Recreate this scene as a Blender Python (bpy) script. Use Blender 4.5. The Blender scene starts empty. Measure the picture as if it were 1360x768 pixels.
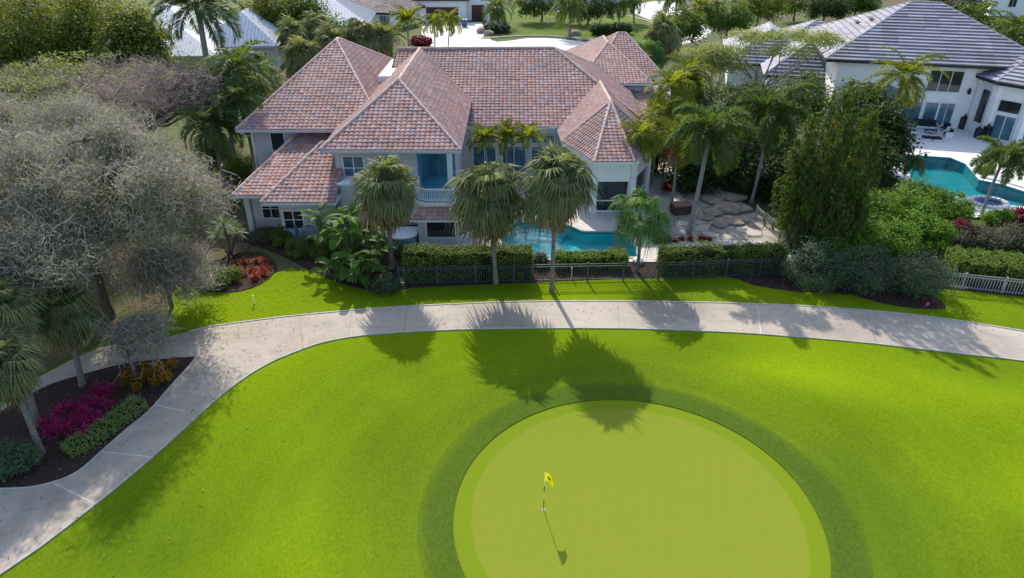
import bpy, bmesh, math, random
import numpy as np
from mathutils import Vector, Matrix
from mathutils.geometry import tessellate_polygon, delaunay_2d_cdt

SC = bpy.context.scene
COL = SC.collection
PI = math.pi
R = math.radians
CAM_H = 22.0
PITCH = R(28.8)
FOC = 907.0            # focal length in pixels of the 1360 px wide photograph


def at(px, py, z=0.0):
    """point of the place seen at a pixel of the photograph, on the level z"""
    u = (px - 680) / FOC
    v = (384 - py) / FOC
    dy = math.cos(PITCH) + v * math.sin(PITCH)
    dz = -math.sin(PITCH) + v * math.cos(PITCH)
    t = (z - CAM_H) / dz
    return (u * t, dy * t, z)


def a2(px, py, z=0.0):
    return at(px, py, z)[:2]


# ------------------------------------------------------------------ tagging
def tag(o, label=None, cat=None, group=None, kind=None):
    if label:
        o['label'] = label
    if cat:
        o['category'] = cat
    if group:
        o['group'] = group
    if kind:
        o['kind'] = kind
    return o


def thing(name, label, cat, loc=(0, 0, 0), rz=0.0, group=None):
    o = bpy.data.objects.new(name, None)
    o.empty_display_size = 0.3
    COL.objects.link(o)
    o.location = loc
    o.rotation_euler = (0, 0, rz)
    return tag(o, label, cat, group)


def link(name, mesh, parent=None, loc=(0, 0, 0), rz=0.0, sc=None):
    o = bpy.data.objects.new(name, mesh)
    COL.objects.link(o)
    o.location = loc
    o.rotation_euler = (0, 0, rz)
    if sc is not None:
        o.scale = sc if hasattr(sc, '__len__') else (sc, sc, sc)
    if parent is not None:
        o.parent = parent
    return o


def dup(root, loc, rz=0.0, label=None, sc=None):
    r = root.copy()
    COL.objects.link(r)
    r.location = loc
    r.rotation_euler = (0, 0, rz)
    if sc:
        r.scale = (sc, sc, sc)
    if label:
        r['label'] = label
    for ch in list(root.children):
        c = ch.copy()
        COL.objects.link(c)
        c.parent = r
        for g in list(ch.children):
            d = g.copy()
            COL.objects.link(d)
            d.parent = c
    return r


# ------------------------------------------------------------------ mesh builder
class MB:
    def __init__(self):
        self.v = []
        self.f = []
        self.mi = []

    def add(self, vs, fs, mi=0):
        b = len(self.v)
        self.v.extend([tuple(q) for q in vs])
        for f in fs:
            self.f.append(tuple(i + b for i in f))
            self.mi.append(mi)
        return self

    def quads(self, Q, mi=0):
        b = len(self.v)
        Q = np.asarray(Q)
        n = len(Q)
        self.v.extend(map(tuple, Q.reshape(-1, 3).tolist()))
        self.f.extend([(b + 4 * i, b + 4 * i + 1, b + 4 * i + 2, b + 4 * i + 3) for i in range(n)])
        self.mi.extend([mi] * n)
        return self

    def box(self, c, s, rz=0.0, mi=0):
        """c: centre of the base, s: full size"""
        x, y, z = s[0] / 2, s[1] / 2, s[2]
        ca, sa = math.cos(rz), math.sin(rz)
        vs = []
        for zz in (0, z):
            for (a, b) in ((-x, -y), (x, -y), (x, y), (-x, y)):
                vs.append((c[0] + a * ca - b * sa, c[1] + a * sa + b * ca, c[2] + zz))
        return self.add(vs, [(3, 2, 1, 0), (4, 5, 6, 7), (0, 1, 5, 4), (1, 2, 6, 5), (2, 3, 7, 6), (3, 0, 4, 7)], mi)

    def bx(self, x0, x1, y0, y1, z0, z1, mi=0):
        return self.box(((x0 + x1) / 2, (y0 + y1) / 2, z0), (x1 - x0, y1 - y0, z1 - z0), 0, mi)

    def prism(self, poly, z0, z1, mi=0, bottom=True):
        n = len(poly)
        area = sum(poly[i][0] * poly[(i + 1) % n][1] - poly[(i + 1) % n][0] * poly[i][1] for i in range(n))
        if area < 0:
            poly = poly[::-1]
        tris = tessellate_polygon([[Vector((p[0], p[1], 0)) for p in poly]])
        vs = [(p[0], p[1], z0) for p in poly] + [(p[0], p[1], z1) for p in poly]
        fs = []
        for t in tris:
            a, b, c = t
            cr = ((poly[b][0] - poly[a][0]) * (poly[c][1] - poly[a][1]) - (poly[b][1] - poly[a][1]) * (poly[c][0] - poly[a][0]))
            if cr < 0:
                a, b, c = c, b, a
            fs.append((a + n, b + n, c + n))
            if bottom:
                fs.append((c, b, a))
        for i in range(n):
            j = (i + 1) % n
            fs.append((i, j, j + n, i + n))
        return self.add(vs, fs, mi)

    def tube(self, pts, rad, n=8, mi=0, cap=True):
        pts = [Vector(p) for p in pts]
        m = len(pts)
        if not hasattr(rad, '__len__'):
            rad = [rad] * m
        vs = []
        ref = Vector((0.13, 0.99, 0.07))
        for i, p in enumerate(pts):
            d = (pts[min(i + 1, m - 1)] - pts[max(i - 1, 0)])
            if d.length < 1e-9:
                d = Vector((0, 0, 1))
            d.normalize()
            rr = ref if abs(d.dot(ref)) < 0.95 else Vector((1, 0, 0))
            a = d.cross(rr).normalized()
            b = d.cross(a)
            for k in range(n):
                t = 2 * PI * k / n
                vs.append(tuple(p + (a * math.cos(t) + b * math.sin(t)) * rad[i]))
        fs = []
        for i in range(m - 1):
            for k in range(n):
                k2 = (k + 1) % n
                fs.append((i * n + k, i * n + k2, (i + 1) * n + k2, (i + 1) * n + k))
        if cap:
            fs.append(tuple(range(n - 1, -1, -1)))
            fs.append(tuple((m - 1) * n + k for k in range(n)))
        return self.add(vs, fs, mi)

    def lathe(self, prof, c=(0, 0, 0), n=12, mi=0):
        vs = []
        for (r, z) in prof:
            for k in range(n):
                t = 2 * PI * k / n
                vs.append((c[0] + r * math.cos(t), c[1] + r * math.sin(t), c[2] + z))
        fs = []
        m = len(prof)
        for i in range(m - 1):
            for k in range(n):
                k2 = (k + 1) % n
                fs.append((i * n + k, i * n + k2, (i + 1) * n + k2, (i + 1) * n + k))
        fs.append(tuple(range(n - 1, -1, -1)))
        fs.append(tuple((m - 1) * n + k for k in range(n)))
        return self.add(vs, fs, mi)

    def mesh(self, name, mats, smooth=False):
        me = bpy.data.meshes.new(name)
        nv = len(self.v)
        nf = len(self.f)
        me.vertices.add(nv)
        me.vertices.foreach_set('co', np.array(self.v, dtype=np.float32).ravel())
        lens = np.array([len(f) for f in self.f], dtype=np.int32)
        idx = np.fromiter((i for f in self.f for i in f), dtype=np.int32, count=int(lens.sum()))
        me.loops.add(len(idx))
        me.loops.foreach_set('vertex_index', idx)
        me.polygons.add(nf)
        starts = np.concatenate(([0], np.cumsum(lens)[:-1])).astype(np.int32)
        me.polygons.foreach_set('loop_start', starts)
        me.polygons.foreach_set('loop_total', lens)
        if not isinstance(mats, (list, tuple)):
            mats = [mats]
        for m in mats:
            me.materials.append(m)
        me.polygons.foreach_set('material_index', np.array(self.mi, dtype=np.int32))
        me.polygons.foreach_set('use_smooth', np.full(nf, bool(smooth)))
        me.update(calc_edges=True)
        me.validate()
        return me

    def build(self, name, mats, parent=None, smooth=False, loc=(0, 0, 0), rz=0.0):
        return link(name, self.mesh(name, mats, smooth), parent, loc, rz)


def bevel(o, w=0.03, seg=2):
    md = o.modifiers.new('Bevel', 'BEVEL')
    md.width = w
    md.segments = seg
    md.limit_method = 'ANGLE'
    return o


def structure(name, mb, mat, **k):
    return tag(mb.build(name, mat, **k), kind='structure')


def catmull(pts, step=0.6):
    P_ = [Vector((p[0], p[1], 0)) for p in pts]
    out = []
    n = len(P_)
    for i in range(n - 1):
        p0 = P_[max(i - 1, 0)]
        p1 = P_[i]
        p2 = P_[i + 1]
        p3 = P_[min(i + 2, n - 1)]
        m = max(2, int((p2 - p1).length / step))
        for k in range(m):
            t = k / m
            q = 0.5 * ((2 * p1) + (p2 - p0) * t + (2 * p0 - 5 * p1 + 4 * p2 - p3) * t * t + (3 * p1 - p0 - 3 * p2 + p3) * t ** 3)
            out.append((q.x, q.y))
    out.append((P_[-1].x, P_[-1].y))
    return out


def inside(p, poly):
    c = False
    n = len(poly)
    for i in range(n):
        a = poly[i]
        b = poly[i - 1]
        if (a[1] > p[1]) != (b[1] > p[1]) and p[0] < (b[0] - a[0]) * (p[1] - a[1]) / (b[1] - a[1]) + a[0]:
            c = not c
    return c


def sheet(outer, holes, z, extra=()):
    vs = []
    es = []
    for lp in [outer] + list(holes) + list(extra):
        b = len(vs)
        vs += [Vector(p) for p in lp]
        es += [(b + i, b + (i + 1) % len(lp)) for i in range(len(lp))]
    o = delaunay_2d_cdt(vs, es, [], 0, 1e-5)
    ov, of = o[0], o[2]
    fs = []
    for f in of:
        c = sum((ov[i] for i in f), Vector((0, 0))) / len(f)
        if inside(c, outer) and not any(inside(c, h) for h in holes):
            a, b_, c_ = [ov[i] for i in f[:3]]
            if (b_ - a).cross(c_ - a) < 0:
                f = list(f)[::-1]
            fs.append(tuple(f))
    m = MB()
    m.add([(v.x, v.y, z) for v in ov], fs)
    return m


# ------------------------------------------------------------------ materials
def newmat(name):
    m = bpy.data.materials.new(name)
    m.use_nodes = True
    nt = m.node_tree
    nt.nodes.clear()
    out = nt.nodes.new('ShaderNodeOutputMaterial')
    return m, nt, out


def N(nt, typ, **kw):
    n = nt.nodes.new(typ)
    for k, v in kw.items():
        if k.startswith('i_'):
            n.inputs[k[2:].replace('_', ' ')].default_value = v
        else:
            setattr(n, k, v)
    return n


def ramp(nt, fac, stops, interp='LINEAR'):
    r = nt.nodes.new('ShaderNodeValToRGB')
    r.color_ramp.interpolation = interp
    e = r.color_ramp.elements
    while len(e) < len(stops):
        e.new(0.5)
    for i, (p, c) in enumerate(stops):
        e[i].position = p
        e[i].color = (c[0], c[1], c[2], 1)
    nt.links.new(fac, r.inputs[0])
    return r.outputs[0]


def noise(nt, vec, scale, detail=3.0, rough=0.55, dist=0.0):
    n = nt.nodes.new('ShaderNodeTexNoise')
    n.inputs['Scale'].default_value = scale
    n.inputs['Detail'].default_value = detail
    n.inputs['Roughness'].default_value = rough
    n.inputs['Distortion'].default_value = dist
    nt.links.new(vec, n.inputs['Vector'])
    return n.outputs['Fac']


def mixc(nt, fac, a, b, mode='MIX'):
    m = nt.nodes.new('ShaderNodeMix')
    m.data_type = 'RGBA'
    m.blend_type = mode
    ins = [i for i in m.inputs if i.type == 'RGBA']
    fi = m.inputs[0]
    for s, v in ((fi, fac), (ins[0], a), (ins[1], b)):
        if isinstance(v, (int, float)):
            s.default_value = v
        elif isinstance(v, (tuple, list)):
            s.default_value = (v[0], v[1], v[2], 1)
        else:
            nt.links.new(v, s)
    return [o for o in m.outputs if o.type == 'RGBA'][0]


def math_(nt, op, a, b=None, clamp=False):
    m = nt.nodes.new('ShaderNodeMath')
    m.operation = op
    m.use_clamp = clamp
    for s, v in zip(m.inputs, (a, b)):
        if v is None:
            continue
        if isinstance(v, (int, float)):
            s.default_value = v
        else:
            nt.links.new(v, s)
    return m.outputs[0]


def coords(nt):
    g = nt.nodes.new('ShaderNodeNewGeometry')
    return g.outputs['Position']


def bsdf(nt, out, col, rough=0.7, spec=0.3, metal=0.0, bump=None, bstr=0.3, bdist=0.02):
    p = nt.nodes.new('ShaderNodeBsdfPrincipled')
    p.inputs['Roughness'].default_value = rough
    p.inputs['Specular IOR Level'].default_value = spec
    p.inputs['Metallic'].default_value = metal
    if isinstance(col, (tuple, list)):
        p.inputs['Base Color'].default_value = (col[0], col[1], col[2], 1)
    else:
        nt.links.new(col, p.inputs['Base Color'])
    if bump is not None:
        b = nt.nodes.new('ShaderNodeBump')
        b.inputs['Strength'].default_value = bstr
        b.inputs['Distance'].default_value = bdist
        nt.links.new(bump, b.inputs['Height'])
        nt.links.new(b.outputs[0], p.inputs['Normal'])
    nt.links.new(p.outputs[0], out.inputs['Surface'])
    return p


def m_plain(name, col, rough=0.6, spec=0.3, metal=0.0, var=0.12, scale=3.0, bump=0.0):
    m, nt, out = newmat(name)
    pos = coords(nt)
    f = noise(nt, pos, scale, 5, 0.6)
    lo = tuple(c * (1 - var) for c in col)
    hi = tuple(min(1, c * (1 + var)) for c in col)
    c = ramp(nt, f, [(0.3, lo), (0.7, hi)])
    bsdf(nt, out, c, rough, spec, metal, bump=f if bump else None, bstr=bump)
    return m


def m_leaf(name, c1, c2, trans=0.35, rough=0.5, spec=0.35, tcol=None, c3=None):
    """foliage: per-leaf variation, part of the light passes through the leaf"""
    m, nt, out = newmat(name)
    g = nt.nodes.new('ShaderNodeNewGeometry')
    oi = nt.nodes.new('ShaderNodeObjectInfo')
    stops = [(0.0, c1), (1.0, c2)] if c3 is None else [(0.0, c1), (0.8, c2), (1.0, c3)]
    col = ramp(nt, g.outputs['Random Per Island'], stops)
    big = noise(nt, g.outputs['Position'], 0.55, 2)
    col = mixc(nt, math_(nt, 'MULTIPLY', big, 0.55), col, tuple(min(1, q * 1.5) for q in c2))
    hs = nt.nodes.new('ShaderNodeHueSaturation')
    hs.inputs['Saturation'].default_value = 1.06
    v = math_(nt, 'MULTIPLY_ADD', oi.outputs['Random'], 0.35)
    nt.nodes[-1].inputs[2].default_value = 1.0
    nt.links.new(v, hs.inputs['Value'])
    nt.links.new(col, hs.inputs['Color'])
    col = hs.outputs[0]
    p = nt.nodes.new('ShaderNodeBsdfPrincipled')
    p.inputs['Roughness'].default_value = rough
    p.inputs['Specular IOR Level'].default_value = spec
    nt.links.new(col, p.inputs['Base Color'])
    t = nt.nodes.new('ShaderNodeBsdfTranslucent')
    tc = mixc(nt, 1.0, col, tcol or (1.5, 1.5, 0.75), 'MULTIPLY')
    nt.links.new(tc, t.inputs['Color'])
    mx = nt.nodes.new('ShaderNodeMixShader')
    mx.inputs[0].default_value = trans
    nt.links.new(p.outputs[0], mx.inputs[1])
    nt.links.new(t.outputs[0], mx.inputs[2])
    nt.links.new(mx.outputs[0], out.inputs['Surface'])
    return m


def m_tile(name, stops, rough=0.75, streak=0.3, spec=0.25):
    """roof tiles: colour per tile from the face attribute 'tile'"""
    m, nt, out = newmat(name)
    at_ = nt.nodes.new('ShaderNodeAttribute')
    at_.attribute_name = 'tile'
    col = ramp(nt, at_.outputs['Fac'], stops, 'LINEAR')
    pos = coords(nt)
    f = noise(nt, pos, 9.0, 4, 0.65)
    col = mixc(nt, math_(nt, 'MULTIPLY', f, streak), col, (0.42, 0.33, 0.32))
    g = noise(nt, pos, 0.35, 3)
    col = mixc(nt, ramp(nt, g, [(0.4, (0, 0, 0)), (0.75, (0.5, 0.5, 0.5))]), col, (0.16, 0.13, 0.13))
    bsdf(nt, out, col, rough, spec, bump=f, bstr=0.25)
    return m


def m_glass(name, col=(0.012, 0.016, 0.02), rough=0.04):
    m, nt, out = newmat(name)
    pos = coords(nt)
    f = noise(nt, pos, 0.7, 2)
    c = ramp(nt, f, [(0.35, col), (0.7, tuple(q * 2.2 for q in col))])
    bsdf(nt, out, c, rough, 0.6)
    return m


M = {}


def setup_materials():
    # --- grass: mown fairway with zones cut at different heights
    m, nt, out = newmat('fairway_grass')
    pos = coords(nt)
    sep = nt.nodes.new('ShaderNodeSeparateXYZ')
    nt.links.new(pos, sep.inputs[0])
    big = noise(nt, pos, 0.075, 2, 0.45)
    mid = noise(nt, pos, 0.9, 4, 0.6)
    # blades lie in strokes, so the fine grain is stretched
    mp = nt.nodes.new('ShaderNodeMapping')
    mp.inputs['Scale'].default_value = (1.0, 0.55, 1.0)
    nt.links.new(pos, mp.inputs[0])
    fine = noise(nt, mp.outputs[0], 9.0, 4, 0.8)
    c = ramp(nt, big, [(0.30, (0.086, 0.150, 0.008)), (0.66, (0.190, 0.272, 0.006))])
    c = mixc(nt, math_(nt, 'MULTIPLY', mid, 0.22), c, (0.066, 0.118, 0.009))
    gr = ramp(nt, fine, [(0.3, (0.62, 0.66, 0.62)), (0.7, (1.28, 1.24, 1.1))])
    c = mixc(nt, 0.75, c, gr, 'MULTIPLY')
    dx = math_(nt, 'SUBTRACT', sep.outputs[0], GREEN[0])
    dy = math_(nt, 'SUBTRACT', sep.outputs[1], GREEN[1])
    rr = math_(nt, 'SQRT', math_(nt, 'ADD', math_(nt, 'MULTIPLY', dx, dx), math_(nt, 'MULTIPLY', dy, dy)))
    rr = math_(nt, 'ADD', rr, math_(nt, 'MULTIPLY', math_(nt, 'SUBTRACT', mid, 0.5), 0.25))
    ring = ramp(nt, math_(nt, 'DIVIDE', math_(nt, 'SUBTRACT', rr, GREEN_R), 10.0),
                [(0.0, (1, 1, 1)), (0.09, (0.97, 0.97, 0.97)), (0.140, (0.78, 0.78, 0.78)), (0.149, (0.44, 0.44, 0.44)), (0.30, (0.22, 0.22, 0.22)), (0.6, (0, 0, 0))])
    c = mixc(nt, math_(nt, 'MULTIPLY', ring, 0.85), c, mixc(nt, 0.8, (0.058, 0.100, 0.017), gr, 'MULTIPLY'))
    # mowing passes follow the ring of the green
    st = math_(nt, 'SINE', math_(nt, 'MULTIPLY', math_(nt, 'ADD', rr, math_(nt, 'MULTIPLY', big, 3.0)), 3.1))
    c = mixc(nt, math_(nt, 'MULTIPLY', math_(nt, 'MAXIMUM', st, 0.0), math_(nt, 'MULTIPLY', big, 0.26)), c, (0.165, 0.245, 0.010))
    bsdf(nt, out, c, 0.95, 0.0, bump=fine, bstr=0.45, bdist=0.04)
    M['fairway'] = m

    m, nt, out = newmat('green_grass')
    pos = coords(nt)
    sep = nt.nodes.new('ShaderNodeSeparateXYZ')
    nt.links.new(pos, sep.inputs[0])
    fine = noise(nt, pos, 14.0, 5, 0.7)
    mid = noise(nt, pos, 0.5, 4, 0.6)
    dx = math_(nt, 'SUBTRACT', sep.outputs[0], GREEN[0])
    dy = math_(nt, 'SUBTRACT', sep.outputs[1], GREEN[1])
    rr = math_(nt, 'SQRT', math_(nt, 'ADD', math_(nt, 'MULTIPLY', dx, dx), math_(nt, 'MULTIPLY', dy, dy)))
    rr = math_(nt, 'ADD', rr, math_(nt, 'MULTIPLY', math_(nt, 'SUBTRACT', noise(nt, pos, 1.5, 3), 0.5), 0.22))
    inner = ramp(nt, math_(nt, 'DIVIDE', rr, GREEN_R), [(0.895, (0, 0, 0)), (0.908, (1, 1, 1))])
    # crossed passes of the mower leave a faint chequer
    s1 = math_(nt, 'SINE', math_(nt, 'MULTIPLY', math_(nt, 'ADD', sep.outputs[0], math_(nt, 'MULTIPLY', sep.outputs[1], 0.6)), 5.2))
    s2 = math_(nt, 'SINE', math_(nt, 'MULTIPLY', math_(nt, 'SUBTRACT', math_(nt, 'MULTIPLY', sep.outputs[0], 0.6), sep.outputs[1]), 5.2))
    ch = math_(nt, 'MULTIPLY_ADD', math_(nt, 'MULTIPLY', s1, s2), 0.08)
    nt.nodes[-1].inputs[2].default_value = 0.35
    c = mixc(nt, ch, (0.185, 0.225, 0.022), (0.225, 0.255, 0.033))
    c = mixc(nt, inner, c, (0.155, 0.220, 0.012))
    c = mixc(nt, math_(nt, 'MULTIPLY', mid, 0.3), c, (0.15, 0.200, 0.022))
    c = mixc(nt, 0.55, c, ramp(nt, fine, [(0.25, (0.72, 0.74, 0.72)), (0.75, (1.15, 1.13, 1.1))]), 'MULTIPLY')
    vo = nt.nodes.new('ShaderNodeTexVoronoi')
    vo.inputs['Scale'].default_value = 0.62
    nt.links.new(pos, vo.inputs['Vector'])
    c = mixc(nt, ramp(nt, vo.outputs['Distance'], [(0.022, (0.6, 0.6, 0.6)), (0.040, (0, 0, 0))]), c, (0.26, 0.27, 0.08))
    bsdf(nt, out, c, 0.9, 0.0, bump=fine, bstr=0.2, bdist=0.02)
    M['green'] = m

    m, nt, out = newmat('ground_soil')
    pos = coords(nt)
    a = noise(nt, pos, 0.06, 4, 0.6)
    b = noise(nt, pos, 2.5, 6, 0.7)
    c = ramp(nt, a, [(0.42, (0.075, 0.125, 0.020)), (0.60, (0.12, 0.10, 0.065))])
    c = mixc(nt, math_(nt, 'MULTIPLY', b, 0.6), c, (0.05, 0.055, 0.022))
    bsdf(nt, out, c, 0.9, 0.1, bump=b, bstr=0.5, bdist=0.05)
    M['ground'] = m

    m, nt, out = newmat('street_grass')
    pos = coords(nt)
    a = noise(nt, pos, 0.12, 4, 0.6)
    b = noise(nt, pos, 2.5, 6, 0.7)
    c = ramp(nt, a, [(0.36, (0.13, 0.125, 0.045)), (0.5, (0.085, 0.135, 0.015)), (0.66, (0.14, 0.205, 0.012))])
    c = mixc(nt, math_(nt, 'MULTIPLY', b, 0.5), c, (0.05, 0.08, 0.012))
    bsdf(nt, out, c, 0.9, 0.05, bump=b, bstr=0.5)
    M['street_grass'] = m

    m, nt, out = newmat('mulch')
    pos = coords(nt)
    b = noise(nt, pos, 7.0, 8, 0.8)
    b2 = noise(nt, pos, 0.8, 3)
    c = ramp(nt, b, [(0.3, (0.020, 0.013, 0.011)), (0.55, (0.055, 0.034, 0.028)), (0.75, (0.13, 0.085, 0.065))])
    c = mixc(nt, math_(nt, 'MULTIPLY', b2, 0.4), c, (0.045, 0.03, 0.028))
    bsdf(nt, out, c, 0.95, 0.1, bump=b, bstr=0.9, bdist=0.06)
    M['mulch'] = m

    m, nt, out = newmat('leaf_litter')
    pos = coords(nt)
    b = noise(nt, pos, 6.0, 8, 0.8)
    b2 = noise(nt, pos, 0.5, 4)
    c = ramp(nt, b, [(0.3, (0.04, 0.03, 0.02)), (0.55, (0.12, 0.085, 0.055)), (0.75, (0.22, 0.17, 0.12))])
    c = mixc(nt, ramp(nt, b2, [(0.45, (0, 0, 0)), (0.65, (0.8, 0.8, 0.8))]), c, (0.06, 0.10, 0.018))
    bsdf(nt, out, c, 0.95, 0.1, bump=b, bstr=0.8, bdist=0.05)
    M['litter'] = m

    m, nt, out = newmat('path_concrete')
    pos = coords(nt)
    big = noise(nt, pos, 0.16, 5, 0.6, 0.6)
    mid = noise(nt, pos, 1.3, 6, 0.7)
    fine = noise(nt, pos, 22.0, 4, 0.7)
    c = ramp(nt, big, [(0.33, (0.29, 0.25, 0.205)), (0.52, (0.40, 0.347, 0.285)), (0.7, (0.45, 0.395, 0.33))])
    c = mixc(nt, ramp(nt, mid, [(0.50, (0, 0, 0)), (0.78, (0.45, 0.45, 0.45))]), c, (0.22, 0.19, 0.16))
    c = mixc(nt, 0.5, c, ramp(nt, fine, [(0.3, (0.8, 0.8, 0.8)), (0.7, (1.12, 1.12, 1.12))]), 'MULTIPLY')
    # wheel marks and damp patches drawn out along the path
    mp = nt.nodes.new('ShaderNodeMapping')
    mp.inputs['Scale'].default_value = (0.12, 1.5, 1)
    nt.links.new(pos, mp.inputs[0])
    wh = noise(nt, mp.outputs[0], 1.6, 4, 0.6)
    c = mixc(nt, ramp(nt, wh, [(0.55, (0, 0, 0)), (0.75, (0.45, 0.45, 0.45))]), c, (0.24, 0.205, 0.175))
    bsdf(nt, out, c, 0.8, 0.25, bump=fine, bstr=0.2)
    M['concrete'] = m

    M['kerb'] = m_plain('kerb_concrete', (0.42, 0.385, 0.335), 0.8, 0.2, var=0.22, scale=1.5)
    M['joint'] = m_plain('joint_seal', (0.28, 0.245, 0.21), 0.9, 0.1, var=0.3, scale=2)
    M['joint_pale'] = m_plain('joint_mortar', (0.50, 0.47, 0.42), 0.9, 0.1, var=0.25, scale=2)
    M['road'] = m_plain('road_concrete', (0.60, 0.58, 0.55), 0.8, 0.2, var=0.15, scale=0.4)

    m, nt, out = newmat('stone_deck')
    pos = coords(nt)
    br = nt.nodes.new('ShaderNodeTexBrick')
    br.inputs['Scale'].default_value = 1.6
    br.inputs['Mortar Size'].default_value = 0.012
    br.inputs['Color1'].default_value = (0.50, 0.47, 0.43, 1)
    br.inputs['Color2'].default_value = (0.58, 0.55, 0.51, 1)
    br.inputs['Mortar'].default_value = (0.36, 0.34, 0.31, 1)
    nt.links.new(pos, br.inputs['Vector'])
    f = noise(nt, pos, 1.8, 6, 0.7)
    c = mixc(nt, math_(nt, 'MULTIPLY', f, 0.5), br.outputs['Color'], (0.40, 0.36, 0.33))
    bsdf(nt, out, c, 0.7, 0.25, bump=f, bstr=0.1)
    M['deck'] = m

    m, nt, out = newmat('white_deck')
    pos = coords(nt)
    f = noise(nt, pos, 1.0, 6, 0.7)
    c = ramp(nt, f, [(0.3, (0.60, 0.58, 0.57)), (0.7, (0.74, 0.72, 0.71))])
    bsdf(nt, out, c, 0.6, 0.3)
    M['white_deck'] = m

    m, nt, out = newmat('flagstone')
    pos = coords(nt)
    vo = nt.nodes.new('ShaderNodeTexVoronoi')
    vo.feature = 'DISTANCE_TO_EDGE'
    vo.inputs['Scale'].default_value = 0.7
    nt.links.new(pos, vo.inputs['Vector'])
    vc = nt.nodes.new('ShaderNodeTexVoronoi')
    vc.inputs['Scale'].default_value = 0.7
    nt.links.new(pos, vc.inputs['Vector'])
    sepc = nt.nodes.new('ShaderNodeSeparateColor')
    nt.links.new(vc.outputs['Color'], sepc.inputs[0])
    c = ramp(nt, sepc.outputs[0], [(0, (0.34, 0.29, 0.24)), (1, (0.52, 0.46, 0.40))])
    f = noise(nt, pos, 3.0, 6, 0.7)
    c = mixc(nt, math_(nt, 'MULTIPLY', f, 0.4), c, (0.30, 0.26, 0.22))
    c = mixc(nt, ramp(nt, vo.outputs['Distance'], [(0.02, (1, 1, 1)), (0.05, (0, 0, 0))]), c, (0.20, 0.17, 0.14))
    bsdf(nt, out, c, 0.8, 0.2, bump=f, bstr=0.2)
    M['flagstone'] = m

    # --- water: tinted sheet one can see the basin through
    def water(name, tint, gl=(0.9, 0.95, 1.0)):
        m, nt, out = newmat(name)
        pos = coords(nt)
        f = noise(nt, pos, 1.7, 3, 0.5, 0.8)
        bmp = nt.nodes.new('ShaderNodeBump')
        bmp.inputs['Strength'].default_value = 0.10
        bmp.inputs['Distance'].default_value = 0.1
        nt.links.new(f, bmp.inputs['Height'])
        tr = nt.nodes.new('ShaderNodeBsdfTransparent')
        tr.inputs[0].default_value = (*tint, 1)
        g = nt.nodes.new('ShaderNodeBsdfGlossy')
        g.inputs['Roughness'].default_value = 0.03
        g.inputs[0].default_value = (*gl, 1)
        nt.links.new(bmp.outputs[0], g.inputs['Normal'])
        fr = nt.nodes.new('ShaderNodeFresnel')
        fr.inputs[0].default_value = 1.33
        nt.links.new(bmp.outputs[0], fr.inputs['Normal'])
        mx = nt.nodes.new('ShaderNodeMixShader')
        nt.links.new(math_(nt, 'MULTIPLY', fr.outputs[0], 0.45), mx.inputs[0])
        nt.links.new(tr.outputs[0], mx.inputs[1])
        nt.links.new(g.outputs[0], mx.inputs[2])
        nt.links.new(mx.outputs[0], out.inputs['Surface'])
        return m
    M['water'] = water('pool_water', (0.62, 0.95, 0.96))
    M['water_spa'] = water('spa_water', (0.45, 0.70, 0.95))
    M['basin'] = m_plain('pool_plaster', (0.05, 0.50, 0.52), 0.6, 0.2, var=0.10, scale=1.2)
    M['basin_deep'] = m_plain('deep_pool_plaster', (0.025, 0.30, 0.33), 0.6, 0.2, var=0.15, scale=0.6)
    M['basin_spa'] = m_plain('spa_plaster', (0.10, 0.28, 0.62), 0.6, 0.2, var=0.12, scale=1.2)
    M['pool_tile'] = m_plain('pool_tile', (0.04, 0.22, 0.28), 0.3, 0.5, var=0.3, scale=6)

    # --- building surfaces
    M['stucco'] = m_plain('grey_stucco', (0.50, 0.50, 0.52), 0.85, 0.2, var=0.06, scale=1.2, bump=0.05)
    M['stucco_white'] = m_plain('white_stucco', (0.78, 0.77, 0.76), 0.85, 0.2, var=0.05, scale=1.0, bump=0.05)
    M['trim'] = m_plain('white_trim', (0.72, 0.72, 0.73), 0.6, 0.3, var=0.06, scale=4)
    M['blue_light_tint'] = m_plain('blue_light_tint', (0.07, 0.27, 0.38), 0.6, 0.3, var=0.08, scale=2)  # bluish light of the balcony recess, put into the base colour
    M['dark_trim'] = m_plain('dark_trim', (0.022, 0.022, 0.026), 0.5, 0.3, var=0.3, scale=3)
    M['gutter'] = m_plain('gutter_metal', (0.46, 0.45, 0.45), 0.5, 0.4, var=0.08, scale=3)
    M['glass'] = m_glass('dark_glass')
    M['glass_blue'] = m_glass('blue_glass', (0.03, 0.08, 0.11), 0.05)
    M['curtain'] = m_plain('pale_curtain', (0.45, 0.47, 0.50), 0.8, 0.1, var=0.15, scale=5)
    M['brown_door'] = m_plain('brown_door', (0.085, 0.028, 0.022), 0.5, 0.3, var=0.15, scale=3)
    M['copper'] = m_plain('brown_roof', (0.22, 0.12, 0.09), 0.7, 0.3, var=0.2, scale=2)
    M['fence_dark'] = m_plain('fence_paint', (0.035, 0.055, 0.065), 0.5, 0.4, var=0.15, scale=3)
    M['fence_white'] = m_plain('fence_white', (0.26, 0.28, 0.31), 0.5, 0.4, var=0.1, scale=3)
    M['white_plastic'] = m_plain('white_plastic', (0.75, 0.75, 0.72), 0.5, 0.4, var=0.05)
    M['pink'] = m_plain('pink_plastic', (0.8, 0.05, 0.30), 0.5, 0.4, var=0.05)
    M['yellow'] = m_leaf('flag_cloth', (0.70, 0.64, 0.01), (0.72, 0.66, 0.01), 0.4, 0.7, 0.1, (1.0, 1.0, 0.8))
    M['black'] = m_plain('black_paint', (0.015, 0.015, 0.017), 0.5, 0.4, var=0.2)
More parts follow.
